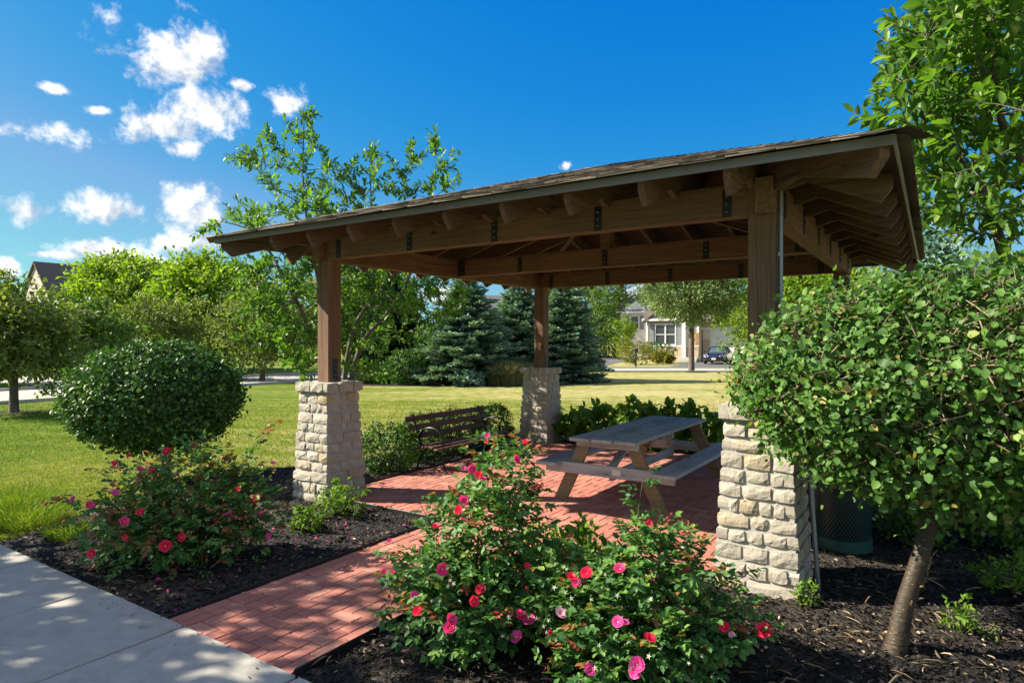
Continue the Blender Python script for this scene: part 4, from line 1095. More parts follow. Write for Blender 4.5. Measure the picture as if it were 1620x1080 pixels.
def rose_bush(label, base, blobs, seed, flowers, stars, ncane=34, nleaf=5200, shoots=(), red=.12, leaf=.05):
    """blobs: (px, py, D, rx_px, rz_px, weight, depth radius)"""
    rg = np.random.default_rng(seed); r = random.Random(seed); base = Vector(base)
    t = thing('rose_bush', label, 'rose bush', base, 0, 'flowering rose bushes in the mulch beds')
    E_ = [(np.array(at(px, py, d)), np.array([rx * d / FPX, ry, rz * d / FPX]), w) for (px, py, d, rx, rz, w, ry) in blobs]
    W = np.array([e[2] for e in E_], float); W /= W.sum(); tb = MB(); LP, LD, LN, LS, TI = [], [], [], [], []
    def compound(p, dv, hot, sc=1.0):
        """a rose leaf: five leaflets on a stalk"""
        dv = dv.normalized(); sd = dv.cross(Vector((r.gauss(0, .3), r.gauss(0, .3), 1))).normalized(); l = leaf * r.uniform(1.5, 2.1) * sc
        hue = r.uniform(.82, 1) if hot else min(.8, max(0, r.gauss(.40, .18))); up = Vector((r.gauss(0, .4), r.gauss(0, .4), 1))
        for (u, s) in ((.35, 1), (.35, -1), (.7, 1), (.7, -1), (.85, 0)):
            LP.append(p + dv * l * u); LD.append(dv * (.45 if s else 1) + sd * s * .85 + Vector((0, 0, r.uniform(-.35, .1)))); LN.append(up + Vector((r.gauss(0, .25), r.gauss(0, .25), 0)))
            LS.append(leaf * r.uniform(.7, 1.15) * sc * (.85 if u < .5 else 1)); TI.append(min(1, max(0, hue + r.gauss(0, .05))))
    def cane(end, n_l, rad=.006, lo=.3, spread=.07):
        e = Vector(end) - base; s0 = Vector((r.uniform(-.09, .09), r.uniform(-.09, .09), 0)); m = s0.lerp(e, .55) + Vector((r.gauss(0, .05), r.gauss(0, .05), .14 * e.length))
        pts = []
        for i in range(9):
            u = i / 8; pts.append(s0 * (1-u)**2 + m * 2*u*(1-u) + e * u*u)
        tb.tube(pts, [rad * (1 - .75 * i / 8) for i in range(9)], 5, cap=False)
        for k in range(n_l):
            u = lo + (1 - lo) * ((k + r.random()) / n_l); i = min(7, int(u * 8)); p = pts[i].lerp(pts[i+1], u*8 - i)
            a = r.uniform(0, 6.28); dv = Vector((math.cos(a), math.sin(a), r.uniform(-.2, .7)))
            compound(p, dv, u > .82 and r.random() < red * 3.2)
        return e
    for k in range(ncane):
        c, rad, _ = E_[rg.choice(len(E_), p=W)]; d = rdir(rg, 1)[0]; d[2] = abs(d[2]) * .9 - .1 if r.random() < .8 else d[2]
        e = c + d * rad * r.uniform(.75, 1.08)
        if e[2] > .08: cane(e, 9)
    for c, rad, w in E_:
        n = int(nleaf / 5 * w / sum(e[2] for e in E_)); p, d = ico(rg, n, c, rad, .25, .16, 0)
        for q, dd in zip(p, d):
            if q[2] < .05: continue
            compound(Vector(q) - base, Vector(dd) + Vector(rdir(rg, 1)[0]) * .8, r.random() < red * (1.0 if dd[2] > 0 else .3))
    for sh in shoots: cane(Vector(sh), 12, .0055, .45)
    obj('canes', tb.mesh('canes', M_['cane']), t)
    LS = np.array(LS)
    leaf_obj('foliage', rg, np.array([tuple(q) for q in LP]), np.array([tuple(q) for q in LD]), np.array([tuple(q) for q in LN]), LS, LS * .62, np.array(TI), M_['rose_leaf'], 'R6', t)
    def front(px, py):
        best = None; dirv = at(px, py, 1) - Vector((0, 0, CAM_H))
        for c, rad, _ in E_:
            o = (np.array((0, 0, CAM_H)) - c) / rad; q = np.array(dirv) / rad; a = q @ q; b = o @ q; cc = o @ o - 1.0; dis = b*b - a*cc
            D = (-b - math.sqrt(dis)) / a if dis > 0 else -b / a + .0
            if best is None or D < best: best = D
        return best - .045
    def place(me, name, px, py, sc=1.0):
        p = at(px, py, front(px, py)); v = (Vector((0, 0, CAM_H)) - p).normalized()
        n = (v * r.uniform(.5, 1) + Vector((r.gauss(0, .35), r.gauss(0, .35), r.uniform(.1, .8)))).normalized()
        M = n.to_track_quat('Z', 'Y').to_matrix().to_4x4(); M.translation = p - base
        obj(name, me, t, M @ RZ(r.uniform(0, 6)) @ Matrix.Scale(sc * r.uniform(.62, .90), 4))
        stem = MB()
    for (px, py, col, sc) in flowers: place(FLOW[col, r.randrange(3)], 'rose_flower', px, py, sc)
    for (px, py) in stars: place(STAR, 'star_calyx', px, py, .8)
    return t
def px2(z, ox, oy, pts): return [(ox + x / z, oy + y / z) for x, y in pts]
b = at(745, 1030, 3.86); b.z = .02
rose_bush('tall rose bush with red and magenta blooms at the centre, beside the brick path', b,
    [(742, 945, 3.85, 122, 82, 3.4, .42), (775, 845, 3.9, 102, 84, 2.4, .36), (792, 755, 4.0, 62, 62, .9, .24), (665, 905, 3.85, 55, 38, .35, .22)], 71,
    [(762,760,'magenta',1.2),(746,742,'pink',1),(757,752,'red',1.1),(733,793,'pink',1.05),(727,807,'red',1),(733,823,'magenta',1),(689,834,'red',.95),(700,900,'pink',1.35),(760,933,'red',1.25),(749,951,'red',1.2),
     (661,967,'red',1.3),(713,980,'pink',1.25),(712,993,'pink',1.2),(655,942,'magenta',.9),(823,975,'pink',1.2),(836,980,'magenta',1.25),(818,1008,'magenta',1.25),(815,727,'pink',1.1),(784,971,'red',.7),(833,895,'red',.8),
     (616,855,'magenta',.6),(771,689,'magenta',.8),(733,741,'magenta',.8),(770,699,'red',.5),(832,700,'red',.7),(607,904,'pink',.6),(622,905,'pink',.5),(664,862,'pale',.6)],
    px2(2.7, 440, 680, [(795,610),(735,640),(725,665),(655,730),(690,730),(750,655),(985,800),(1105,805),(1155,810),(1180,670),(1010,425),(960,880),(775,730)]),
    46, 5400, shoots=[at(852, 735, 4.0), at(858, 760, 4.02), at(598, 908, 3.8), at(610, 870, 3.9), at(835, 690, 4.1), at(770, 690, 4.1), at(655, 780, 4.0), at(640, 930, 3.7)], red=.10)
b = at(1010, 1062, 3.55); b.z = .02
rose_bush('spreading rose bush with scattered red blooms and star-shaped spent calyces', b,
    [(1000, 985, 3.5, 140, 78, 3.2, .42), (1040, 890, 3.65, 85, 62, 1.8, .32), (905, 940, 3.6, 62, 66, 1.0, .28), (960, 1050, 3.4, 95, 45, 1.0, .25)], 72,
    [(904,913,'red',1.15),(911,921,'pink',1),(929,907,'red',1.1),(981,901,'pink',1.05),(833,930,'red',.4),(1027,827,'red',.75),(887,971,'pale',1.1),(978,984,'magenta',.9),(1027,1011,'red',1),(932,1060,'magenta',1.1),(1008,1050,'magenta',1.2),(1006,1062,'magenta',1.0),(870,1002,'red',.6),(988,985,'magenta',.7)],
    px2(3.176, 800, 740, [(20,745),(155,755),(215,765),(190,795),(205,825),(470,890),(780,905),(920,980),(720,945),(985,945),(450,1005),(300,625),(245,600),(330,655),(430,660),(500,535),(890,400),(690,990),(730,660),(560,640),(620,870)]),
    42, 5600, shoots=[at(1020, 745, 3.7), at(1010, 790, 3.7), at(1185, 905, 3.6), at(1190, 960, 3.45), at(985, 820, 3.7), at(1165, 985, 3.4), at(880, 850, 3.7), at(1100, 850, 3.7)], red=.07)
# the long arching cane with two red blooms belongs to the same corner but roots on its own
b = at(1085, 1065, 3.42); b.z = .02
rose_bush('low rose sucker with two red blooms arching over mulch below the right pillar', b,
    [(1110, 1010, 3.42, 62, 26, 1, .12)], 73, [(1146,992,'red',1.25),(1209,997,'red',1.5),(1158,1003,'pale',.6)], px2(3.176, 800, 740, [(1220,830),(1150,840)]), 6, 260,
    shoots=[at(1206, 1000, 3.38), at(1215, 985, 3.4), at(1190, 950, 3.5), at(1175, 905, 3.55)], red=.05)
b = at(292, 895, 5.35); b.z = .02
rose_bush('broad rose bush with reddish new leaves between the sidewalk and the front left pillar', b,
    [(280, 835, 5.3, 140, 66, 3.2, .55), (300, 755, 5.45, 95, 52, 1.7, .42), (385, 800, 5.4, 62, 62, .9, .35), (195, 815, 5.35, 62, 60, .9, .35)], 74,
    [(262,864,'red',1.45),(285,850,'red',1.35),(196,825,'pink',1.35),(222,810,'red',1.3),(146,875,'red',1.1),(117,790,'magenta',1.1),(141,799,'pink',1.1),(360,815,'magenta',1.6),(263,714,'red',1.2),(221,743,'pink',1.1),(241,746,'red',.9),(204,721,'red',.8),
     (432,733,'magenta',.9),(424,848,'magenta',.9),(183,780,'magenta',1),(198,850,'red',.9),(404,792,'red',.9),(412,811,'pink',.8),(180,733,'red',.9),(378,773,'red',.6),(250,918,'magenta',.7)],
    [(350, 833), (296, 790), (240, 880), (330, 872), (205, 880), (380, 770)], 48, 6600,
    shoots=[at(436, 666, 5.5), at(428, 672, 5.5), at(75, 790, 5.5), at(150, 740, 5.6), at(410, 735, 5.6), at(445, 830, 5.3), at(185, 725, 5.6), at(95, 790, 5.6)], red=.24)
# -- small things in the beds
def small_shrub(label, px, py, d, r_, h, mat, n, leaf, seed, group=None, cat='shrub', name='small_shrub'):
    w = at(px, py, d); w.z = .0
    return dense_shrub(name, label, w, None, (w.x, w.y, h * .55), (r_, r_, h * .5), mat, seed, n, leaf, .5, 0, .012, group=group, cat=cat, tpl='T6', lump=.25, shell=.15, stray=.08, parts=('stems', 'foliage'))
small_shrub('low spirea with browned tips at the foot of the front left pillar', 535, 810, 6.75, .26, .34, 'lush', 900, .045, 81)
small_shrub('small yellow-green seedling clump in the mulch left of the spirea', 483, 845, 6.2, .16, .22, 'lush', 420, .05, 82)
small_shrub('light green mint-like shrub squeezed between the tall rose and the spreading rose', 905, 900, 4.15, .28, .62, 'lush', 1300, .07, 83)
small_shrub('feathery weed beside the bottom of the right pillar', 1277, 962, 4.45, .10, .17, 'lush', 190, .035, 84)
small_shrub('bright weed sprouting just right of the leaning trunk', 1520, 985, 4.05, .10, .20, 'lush', 190, .04, 85)
small_shrub('low weed at the right picture edge below the big clipped shrub', 1600, 930, 4.7, .24, .26, 'lush', 620, .045, 86)
small_shrub('small sprig of green right of the weed by the trunk', 1568, 1003, 3.95, .06, .12, 'lush', 90, .03, 87)
for k, (px, py, d) in enumerate([(1440, 830, 6.0), (1570, 800, 6.6), (1620, 860, 5.6)]):
    w = at(px, py, d); w.z = 0
    dense_shrub('low_evergreen', ['low evergreen in the shade behind the leaning trunk', 'dark low evergreen farther back under the big clipped shrub', 'dark low evergreen cut off by the right picture edge'][k], w, None, (w.x, w.y, .27), (.45, .45, .3), 'boxwood', 90 + k, 2600, .045, .6, 0, .02, cat='shrub', lump=.2, shell=.3, parts=('stems', 'foliage'))
def tuft(label, px, py, d, r_, h, n, mat, seed, name='grass_tuft', cat='grass tuft', wid=.007, droop=.5):
    rg = np.random.default_rng(seed); w = at(px, py, d); w.z = 0; t = thing(name, label, cat, w)
    a = rg.uniform(0, 6.28, n); rr = np.sqrt(rg.random(n)) * r_; p = np.stack([rr*np.cos(a), rr*np.sin(a), np.full(n, .01)], 1)
    D = np.stack([np.cos(a)*droop*rg.uniform(.1, 1, n), np.sin(a)*droop*rg.uniform(.1, 1, n), np.ones(n)], 1) + rg.normal(0, .12, (n, 3)); l = h * rg.uniform(.5, 1.1, n)
    V, F, q = leaves(p, D, np.stack([np.cos(a), np.sin(a), np.full(n, .3)], 1), l * .6, wid, 'BL')
    tip = p + D / np.linalg.norm(D, axis=1, keepdims=True) * (l * .55)[:, None]; D2 = D.copy(); D2[:, :2] *= 2.2; D2[:, 2] *= .6
    V2, F2, q2 = leaves(tip, D2, np.stack([np.cos(a), np.sin(a), np.full(n, .6)], 1), l * .5, wid * .8, 'BL')
    ti = np.clip(rg.normal(.38, .16, n), 0, 1)
    obj('blades', np_mesh('blades', np.concatenate([V, V2]), np.concatenate([F, F2 + len(V)]), [M_[mat]], np.concatenate([np.repeat(ti, q), np.repeat(ti, q2)])), t)
    return t
tuft('bright grass tuft at the left mulch edge, the back one of two', 25, 812, 7.1, .42, .24, 1300, 'grass', 1)
tuft('bright grass tuft at the left mulch edge, the front one of two', 32, 838, 6.5, .40, .22, 1300, 'grass', 2)
tuft('small grass tuft on dry mulch left of the broad rose bush', 106, 862, 6.0, .17, .17, 520, 'grass', 3)
# ------------------------------------------------------------------ trees round the lawn
def dome(c, rad, n, seed, low=-.5, pull=.75):
    r = random.Random(seed); o = []
    while len(o) < n:
        d = Vector((r.gauss(0, 1), r.gauss(0, 1), r.gauss(0, 1))).normalized()
        if d.z < low: continue
        k = r.uniform(pull, 1) ** .7; o.append(Vector(c) + Vector((d.x*rad[0], d.y*rad[1], d.z*rad[2])) * k)
    return o
# sweetbay magnolia behind the front left post: leaders read off the photograph
m0 = at(546, 700, 12.0); m0.z = 0
D_ = 12.0
ends = [at(x, y, D_ + dz) for (x, y, dz) in [
  (482,190,.1),(470,225,0),(500,235,.3),(430,235,-.3),(398,255,-.2),(410,275,.3),(450,265,.5),(480,270,-.5),(520,270,.2),(430,300,-.6),(470,305,.6),(505,300,-.2),(540,290,.4),(395,262,.6),(560,275,.3),(585,250,.2),(590,285,-.3),(575,310,.4),
  (610,300,-.1),(635,275,.2),(650,260,-.3),(690,245,.1),(700,270,.4),(640,310,.3),(680,300,-.2),(705,300,.3),(345,358,-.3),(375,350,.3),(405,350,-.5),(440,340,.4),
  (370,395,.4),(420,390,-.8),(450,400,.5),(400,430,-1.0),(440,440,.6),(380,450,-.6),(470,450,-.9),(410,480,-.8),(450,490,-1.2),(390,505,-.7),(430,525,-1.0),(470,520,-1.1),(405,550,-.8),(450,560,-1.3),(470,585,-1.4),(480,600,-1.2),(490,545,-.8),
  (560,430,-.4),(590,450,.6),(620,440,-.6),(650,460,.3),(680,470,-.2),(700,480,.5),(560,470,.9),(600,490,-.8),(640,500,-.5),(670,510,.3),(705,500,-.3),(560,510,1.0),(590,530,.8),(630,535,-.7),(660,545,.2),(690,440,.2),(720,470,.2),(560,550,-.9),(600,560,.9),(545,400,.6),(620,405,.5),(660,420,-.3),(575,590,-.9),(600,600,-.5)]]
ends += dome((m0.x - .1, m0.y, 3.2), (1.9, 1.9, 1.5), 66, 5, -.6, .35)
hid = lambda p: (lambda q: abs(q.x) < 3.42 and abs(q.y) < 3.42 and 1.5 < q.z < 4.2)(loc(p))
spray_tree('magnolia', 'open leafy magnolia rising behind the front left post of the shelter', m0,
  [[m0, at(556, 600, 12), at(575, 540, 12.1), at(608, 500, 12.2), at(640, 455, 12.2), at(665, 380, 12.2), at(690, 260, 12.1)],
   [m0, at(545, 600, 11.9), at(560, 520, 11.9), at(585, 470, 11.8), at(590, 400, 11.9), at(585, 265, 12)],
   [m0, at(535, 620, 12), at(515, 500, 12), at(495, 400, 12), at(480, 300, 12), at(481, 185, 12)],
   [m0, at(530, 620, 11.8), at(490, 520, 11.4), at(450, 440, 11.2), at(405, 370, 11.6), at(350, 350, 11.7)]],
  [e for e in ends if not hid(e)], 'magnolia', 31, leaf=.14, twigs=6, lpt=13, trunk_r=.062, twig_len=.46, avoid=hid)
# magnolia at the right edge, beyond the shelter's right eave
m1 = Vector((5.7, 6.1, 0))
ends = [at(x, y, d) for (x, y, d) in [(1425,130,6.2),(1440,150,6.3),(1450,40,6.4),(1465,60,6.0),(1480,20,6.4),(1500,45,6.1),(1455,110,6.4),(1480,120,5.8),(1500,95,6.3),(1470,180,6.6),(1450,215,6.8),(1460,250,7.2),(1490,160,6.1),(1520,20,6.2),(1530,70,5.8),
   (1550,110,6.3),(1530,140,6.5),(1510,200,6.3),(1540,190,5.8),(1490,230,6.4),(1520,240,6.1),(1470,285,7.4),(1500,290,6.4),(1540,270,6.0),(1480,330,7.2),(1510,345,6.3),(1550,330,6.1),(1580,20,6.1),(1600,60,6.4),(1590,120,5.8),(1600,180,6.2),(1590,240,5.9),(1610,300,6.3),(1585,350,6.0),
   (1545,375,6.4),(1600,385,6.2),(1500,265,6.9),(1620,20,6.0),(1620,150,5.7),(1620,230,6.5),(1560,40,6.6),(1570,160,6.7),(1560,220,6.7),(1440,330,7.6),(1465,350,7.3),(1415,395,6.0),(1430,385,6.0),(1575,285,6.6),(1520,310,6.8),(1490,80,6.7)]]
ends += dome((m1.x, m1.y, 4.4), (2.0, 2.0, 2.3), 95, 6, -.55, .4)
hid1 = lambda p: p.x < 3.62 or (lambda q: q.x < 3.46 and abs(q.y) < 3.46 and 1.5 < q.z < max(3.2, 4.3 - .32 * max(abs(q.x), abs(q.y))))(loc(p))
ends = [e for e in ends if not hid1(e)]
spray_tree('magnolia', 'big-leaved magnolia filling the upper right corner beyond the eave', m1,
  [[m1, m1 + Vector((-.1, 0, 1.2)), m1 + Vector((-.25, -.1, 2.6)), at(1600, 230, 6.1), at(1570, 100, 6.1), at(1555, -40, 6.1)],
   [m1, m1 + Vector((.2, .2, 1.4)), m1 + Vector((.1, .3, 3)), m1 + Vector((.5, .3, 5)), m1 + Vector((.3, .2, 6.4))],
   [m1 + Vector((-.1, 0, 1.0)), m1 + Vector((-.6, .3, 2.2)), at(1560, 310, 6.4), at(1510, 240, 6.4), at(1460, 120, 6.4)]],
  ends, 'magnolia', 32, leaf=.165, twigs=5, lpt=13, trunk_r=.075, twig_len=.52, avoid=hid1, lpw=.46)
# a shade tree out of view to the left: its crown throws the dappled shade on the sidewalk and the left bed
clump_tree('shade_tree', 'broad shade tree standing left of the view beside the sidewalk', 'tree', (-9.2, 4.3, 0), 2.2, (-9.0, 4.3, 4.1), (2.6, 2.5, 1.75), 'mid', 33, 125, 30, .26, .62, trunk_r=.14, shell=.2)
clump_tree('shade_tree', 'shade tree standing behind the camera on the left', 'tree', (-8.6, .6, 0), 2.2, (-8.4, .8, 4.0), (2.4, 2.3, 1.7), 'mid', 34, 80, 30, .26, .62, trunk_r=.13, shell=.2)

def low(px, d): w = at(px, 540, d); w.z = 0; return w
def tree(px, d, top, bot, wpx, mat, seed, label, n=240, per=36, leaf=.3, clump=.6, trunk_r=.14, dep=1.0, **k):
    """a background tree from its pixel column, distance, crown top and bottom rows and crown width"""
    w = low(px, d); zt = CAM_H + (540 - top) / FPX * d; zb = CAM_H + (540 - bot) / FPX * d; rx = wpx / 2 / FPX * d
    return clump_tree('tree', label, 'tree', w, max(.6, zb + .15 * (zt - zb)), (w.x, w.y, (zt + zb) / 2), (rx, rx * dep, (zt - zb) / 2), mat, seed, n, per, leaf, clump, trunk_r=trunk_r, **k)
tree(22, 16.6, 448, 604, 190, 'olive', 101, 'small lawn tree with a bare trunk at the left picture edge', 330, 34, .15, .34, .10, group='trees along the street')
tree(122, 22, 470, 584, 140, 'mid', 102, 'shady tree just right of the small lawn tree at the left edge', 220, 34, .2, .42, .10, group='trees along the street')
tree(-70, 27, 440, 590, 180, 'mid', 119, 'tree cut off by the left picture edge', 150, 34, .28, .6, group='trees along the street')
tree(198, 42, 402, 560, 156, 'bright', 103, 'bright green tree with a domed top beside the steep house roof', 520, 40, .32, .75, .2, lump=.12, shell=.6, group='trees along the street')
tree(332, 38, 402, 570, 172, 'bright', 104, 'bright green tree with a domed top between the first domed tree and the shelter eave', 500, 40, .30, .7, .2, lump=.12, shell=.6, group='trees along the street')
tree(238, 31, 472, 590, 185, 'olive', 105, 'grey-green ornamental tree in front of the two domed trees', 280, 36, .20, .5, .12, group='trees along the street', hang=-.5)
tree(415, 30, 450, 582, 150, 'olive', 106, 'grey-green ornamental tree behind the lower magnolia branches', 240, 36, .20, .5, .12, group='trees along the street', hang=-.5)
tree(520, 44, 410, 575, 130, 'mid', 107, 'dark green tree seen through the magnolia left of its trunks', 200, 36, .34, .8, group='trees along the street')
tree(600, 46, 405, 570, 120, 'bright', 108, 'bright green tree seen through the magnolia right of its trunks', 200, 36, .34, .8, group='trees along the street')
tree(942, 73, 398, 574, 168, 'mid', 109, 'tall dark green tree right of the back left post', 330, 38, .34, .85, .22, group='trees along the street', lump=.3)
tree(990, 66, 492, 570, 34, 'bright', 110, 'yellow-green young tree against the left end of the cream house', 90, 30, .22, .4, .06, group='trees along the street')
tree(1094, 39.5, 415, 510, 160, 'pear', 111, 'pale-leaved street tree with a straight trunk in front of the garage', 420, 36, .21, .55, .17, group='trees along the street', lump=.2)
for k, (px, d, top, bot, w, mt, lab) in enumerate([(1262, 30, 405, 570, 105, 'bright', 'yellow-green tree seen between the right post and the back right post'), (1345, 34, 395, 570, 120, 'bright', 'yellow-green tree behind the back right post'),
      (1430, 40, 400, 570, 130, 'olive', 'soft green tree under the right eave corner'), (1520, 36, 390, 570, 140, 'bright', 'yellow-green tree beyond the big clipped shrub'), (1610, 38, 395, 570, 150, 'mid', 'green tree at the right picture edge beyond the big clipped shrub'),
      (1190, 48, 430, 560, 110, 'bright', 'light green tree over the garage roof beside the right post'), (1475, 22, 372, 560, 60, 'spruce', 'thin bluish tree peeping out beside the right eave')]):
    tree(px, d, top, bot, w, mt, 120 + k, lab, 170, 36, .26, .65, group='trees along the street')
def far_wood():
    rg = np.random.default_rng(77); n = 52000
    a = rg.uniform(-1.9, 1.9, n); d = rg.uniform(95, 150, n); x = a * d
    h = (5.2 + 2.2 * np.sin(x * .11) + 1.6 * np.sin(x * .37 + 1)) * np.sqrt(rg.random(n)); p = np.stack([x, d, h], 1)
    s = rg.uniform(.5, 1.1, n); leaf_obj('far_woodland', rg, p, rdir(rg, n), rdir(rg, n) + np.array([0, -.4, .6]), s, s * .7, rg.normal(.42, .18, n), M_['mid'], 'T4', kind='stuff')
far_wood()

def spruce(label, px, d, top, base_r, seed, mat='spruce'):
    rg = np.random.default_rng(seed); r = random.Random(seed); w = low(px, d); t = thing('spruce', label, 'spruce', w, 0, 'spruces at the back of the lawn'); H = CAM_H + (540 - top) / FPX * d
    tb = MB(); tb.tube([(0, 0, -.1), (0, 0, H * .5), (0, 0, H * .97)], [.13, .08, .01], 8); P_, D, N, S, TI = [], [], [], [], []
    z = .12
    while z < H:
        u = z / H; R_ = base_r * (1 - u ** 1.5) ** .95 + .06; nb = max(5, int(17 * (1 - u) + 5)); a0 = r.uniform(0, 6)
        for k in range(nb):
            a = a0 + 2*PI*k/nb + r.uniform(-.22, .22); Rk = R_ * r.uniform(.72, 1.12); zz = z + r.uniform(-.08, .08); up = r.uniform(.05, .35) * (.4 + u)
            dirv = Vector((math.cos(a), math.sin(a), 0)); sd = Vector((-math.sin(a), math.cos(a), 0)); m = max(4, int(Rk * 13))
            for q in range(m):
                v = ((q + r.random()) / m); v = .15 + .85 * v; wd = (1 - v) * .34 * Rk + .05
                for _ in range(6):
                    s = r.uniform(-1, 1); p = dirv * (Rk * v) + sd * s * wd + Vector((0, 0, zz + up * Rk * v * v - .12 * Rk * v + r.uniform(-.05, .05)))
                    P_.append(p); D.append(dirv * .8 + sd * (s * 1.0 + r.gauss(0, .3)) + Vector((0, 0, r.uniform(-.1, .55)))); N.append((r.gauss(0, .5), r.gauss(0, .5), 1)); S.append(r.uniform(.13, .26))
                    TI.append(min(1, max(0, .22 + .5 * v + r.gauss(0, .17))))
        z += .20 * (1 - .4 * u)
    obj('trunk', tb.mesh('trunk', M_['bark']), t); S = np.array(S)
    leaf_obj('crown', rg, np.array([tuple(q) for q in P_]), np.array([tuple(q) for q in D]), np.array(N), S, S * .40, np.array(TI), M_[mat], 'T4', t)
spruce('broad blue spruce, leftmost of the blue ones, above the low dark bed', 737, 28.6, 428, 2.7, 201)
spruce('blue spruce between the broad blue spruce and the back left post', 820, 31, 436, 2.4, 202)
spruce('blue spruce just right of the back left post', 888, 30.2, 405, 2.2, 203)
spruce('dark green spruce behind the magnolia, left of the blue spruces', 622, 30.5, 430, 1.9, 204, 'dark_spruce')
w = low(645, 27.6); dense_shrub('ball_shrub', 'rounded bright green shrub at the foot of the dark spruce', w, None, (w.x, w.y, .72), (.92, .8, .78), 'boxwood', 210, 4200, .10, .6, 0, .04, cat='shrub', lump=.05, parts=('stems', 'foliage'))
for k, (px, d, r_, h, mt, lab) in enumerate([(690, 27.3, .5, .7, 'olive', 'small pale shrub between the ball shrub and the broad blue spruce'), (585, 28.0, .7, .8, 'mid', 'low shrub left of the ball shrub under the magnolia'), (740, 26.6, .75, .62, 'spruce', 'low spreading blue juniper in front of the broad blue spruce')]):
    w = low(px, d); dense_shrub('border_shrub', lab, w, None, (w.x, w.y, h * .5), (r_, r_, h * .55), mt, 215 + k, 1500, .12, .5, 0, .03, cat='shrub', lump=.2, shell=.3, tpl='T4', parts=('stems', 'foliage'))
tuft('clump of tall dry ornamental grass between the blue spruces and the back left pillar', 808, 600, 27.2, .75, 1.1, 1800, 'plume', 9, 'ornamental_grass', 'ornamental grass', .02, .35)
tuft('smaller clump of dry ornamental grass left of the tall clump', 785, 600, 27.0, .4, .8, 700, 'plume', 10, 'ornamental_grass', 'ornamental grass', .02, .35)
def ellipse_bed(name, pts, seed):
    mb = MB(); r = random.Random(seed); n = 40; c = Vector((sum(p[0] for p in pts)/len(pts), sum(p[1] for p in pts)/len(pts), 0))
    mb.add([(x, y, .012) for x, y in pts], [tuple(range(len(pts)))]); obj(name, mb.mesh(name, M_['mulch']), kind='structure')
def smooth(pts, k=6):
    o = []; n = len(pts)
    for i in range(n):
        p0, p1, p2, p3 = [Vector((*pts[(i+j-1) % n], 0)) for j in range(4)]
        for q in range(k):
            u = q / k; v = .5*((2*p1)+(p2-p0)*u+(2*p0-5*p1+4*p2-p3)*u*u+(3*p1-p0-3*p2+p3)*u**3); o.append((v.x, v.y))
    return o
ellipse_bed('border_bed', smooth([(-7.5, 27.4), (-4, 26.4), (-.5, 26.2), (2.0, 27.0), (4.4, 29.0), (4.2, 31.5), (1, 33), (-4, 33), (-7.5, 31)]), 1)
ellipse_bed('tree_ring', [(-13.0 + .62*math.cos(k*.3), 16.6 + .62*math.sin(k*.3)) for k in range(21)], 2)
ellipse_bed('tree_ring', [(11.1 + .7*math.cos(k*.3), 39.5 - .9 + .7*math.sin(k*.3)) for k in range(21)], 3)

# ------------------------------------------------------------------ houses
def window(par, x, z, w, h, shut=None, y=0.0, panes=(2, 2)):
    fr = MB()
    for dx in (-w/2, w/2): fr.box((x + dx, y - .05, z), (.09, .10, h + .09))
    for dz in (-h/2, h/2): fr.box((x, y - .052, z + dz), (w - .09, .104, .09))
    if w > 1.1: fr.box((x, y - .048, z), (.12, .10, h - .09))
    fr.box((x, y - .046, z), (w - .09, .07, .06)); f = obj('window', fr.mesh('window', M_['white']), par)
    n = 2 if w > 1.1 else 1
    for k in range(n):
        pw = (w - .09) / n; pn = MB(); pn.box((x - w/2 + .045 + pw * (k + .5), y - .022, z), (pw - .02, .02, h - .1)); obj('pane', pn.mesh('pane', M_['glass']), f)
    if shut:
        for s in (-1, 1):
            sh = MB(); sh.box((x + s * (w/2 + .32), y - .03, z), (.42, .05, h + .1))
            q = int(h / .12)
            for k in range(q): sh.box((x + s * (w/2 + .32), y - .058, z - h/2 + .06 + k * h / q), (.34, .02, .07), None)
            obj('shutter', sh.mesh('shutter', M_[shut]), par)
def gable_roof(par, x0, x1, y0, y1, z0, rise, along='x', mat='houseroof', over=.4, name='roof'):
    mb = MB(); t = .16
    if along == 'x':
        ym = (y0 + y1) / 2; s = rise / (ym - y0); e = over * s
        prof = [(y0 - over, z0 - e), (ym, z0 + rise), (y1 + over, z0 - e), (y1 + over, z0 - e + t), (ym, z0 + rise + t), (y0 - over, z0 - e + t)]
        M = RZ(PI/2) @ Matrix.Diagonal((1, -1, 1, 1)); mb.prism(prof, x0 - over, x1 + over, Matrix(((0,1,0,0),(1,0,0,0),(0,0,1,0),(0,0,0,1))))
        course = [(y0 - over, z0 - e + t, ym, z0 + rise + t)]
        for k in range(22):
            for (ya, yb) in ((y0 - over, ym), (y1 + over, ym)):
                u = k / 22; yy = ya + (yb - ya) * u; zz = z0 - e + t + (rise + e) * u
                mb.box(((x0 + x1) / 2, yy, zz + .012), (x1 - x0 + 2 * over, .06, .024))
    else:
        xm = (x0 + x1) / 2; s = rise / (xm - x0); e = over * s
        prof = [(x0 - over, z0 - e), (xm, z0 + rise), (x1 + over, z0 - e), (x1 + over, z0 - e + t), (xm, z0 + rise + t), (x0 - over, z0 - e + t)]
        mb.prism(prof, y0 - over, y1 + over)
        for k in range(20):
            for (xa, xb) in ((x0 - over, xm), (x1 + over, xm)):
                u = k / 20; mb.box((xa + (xb - xa) * u, (y0 + y1) / 2, z0 - e + t + (rise + e) * u + .012), (.06, y1 - y0 + 2 * over, .024))
    return obj(name, mb.mesh(name, M_[mat]), par)
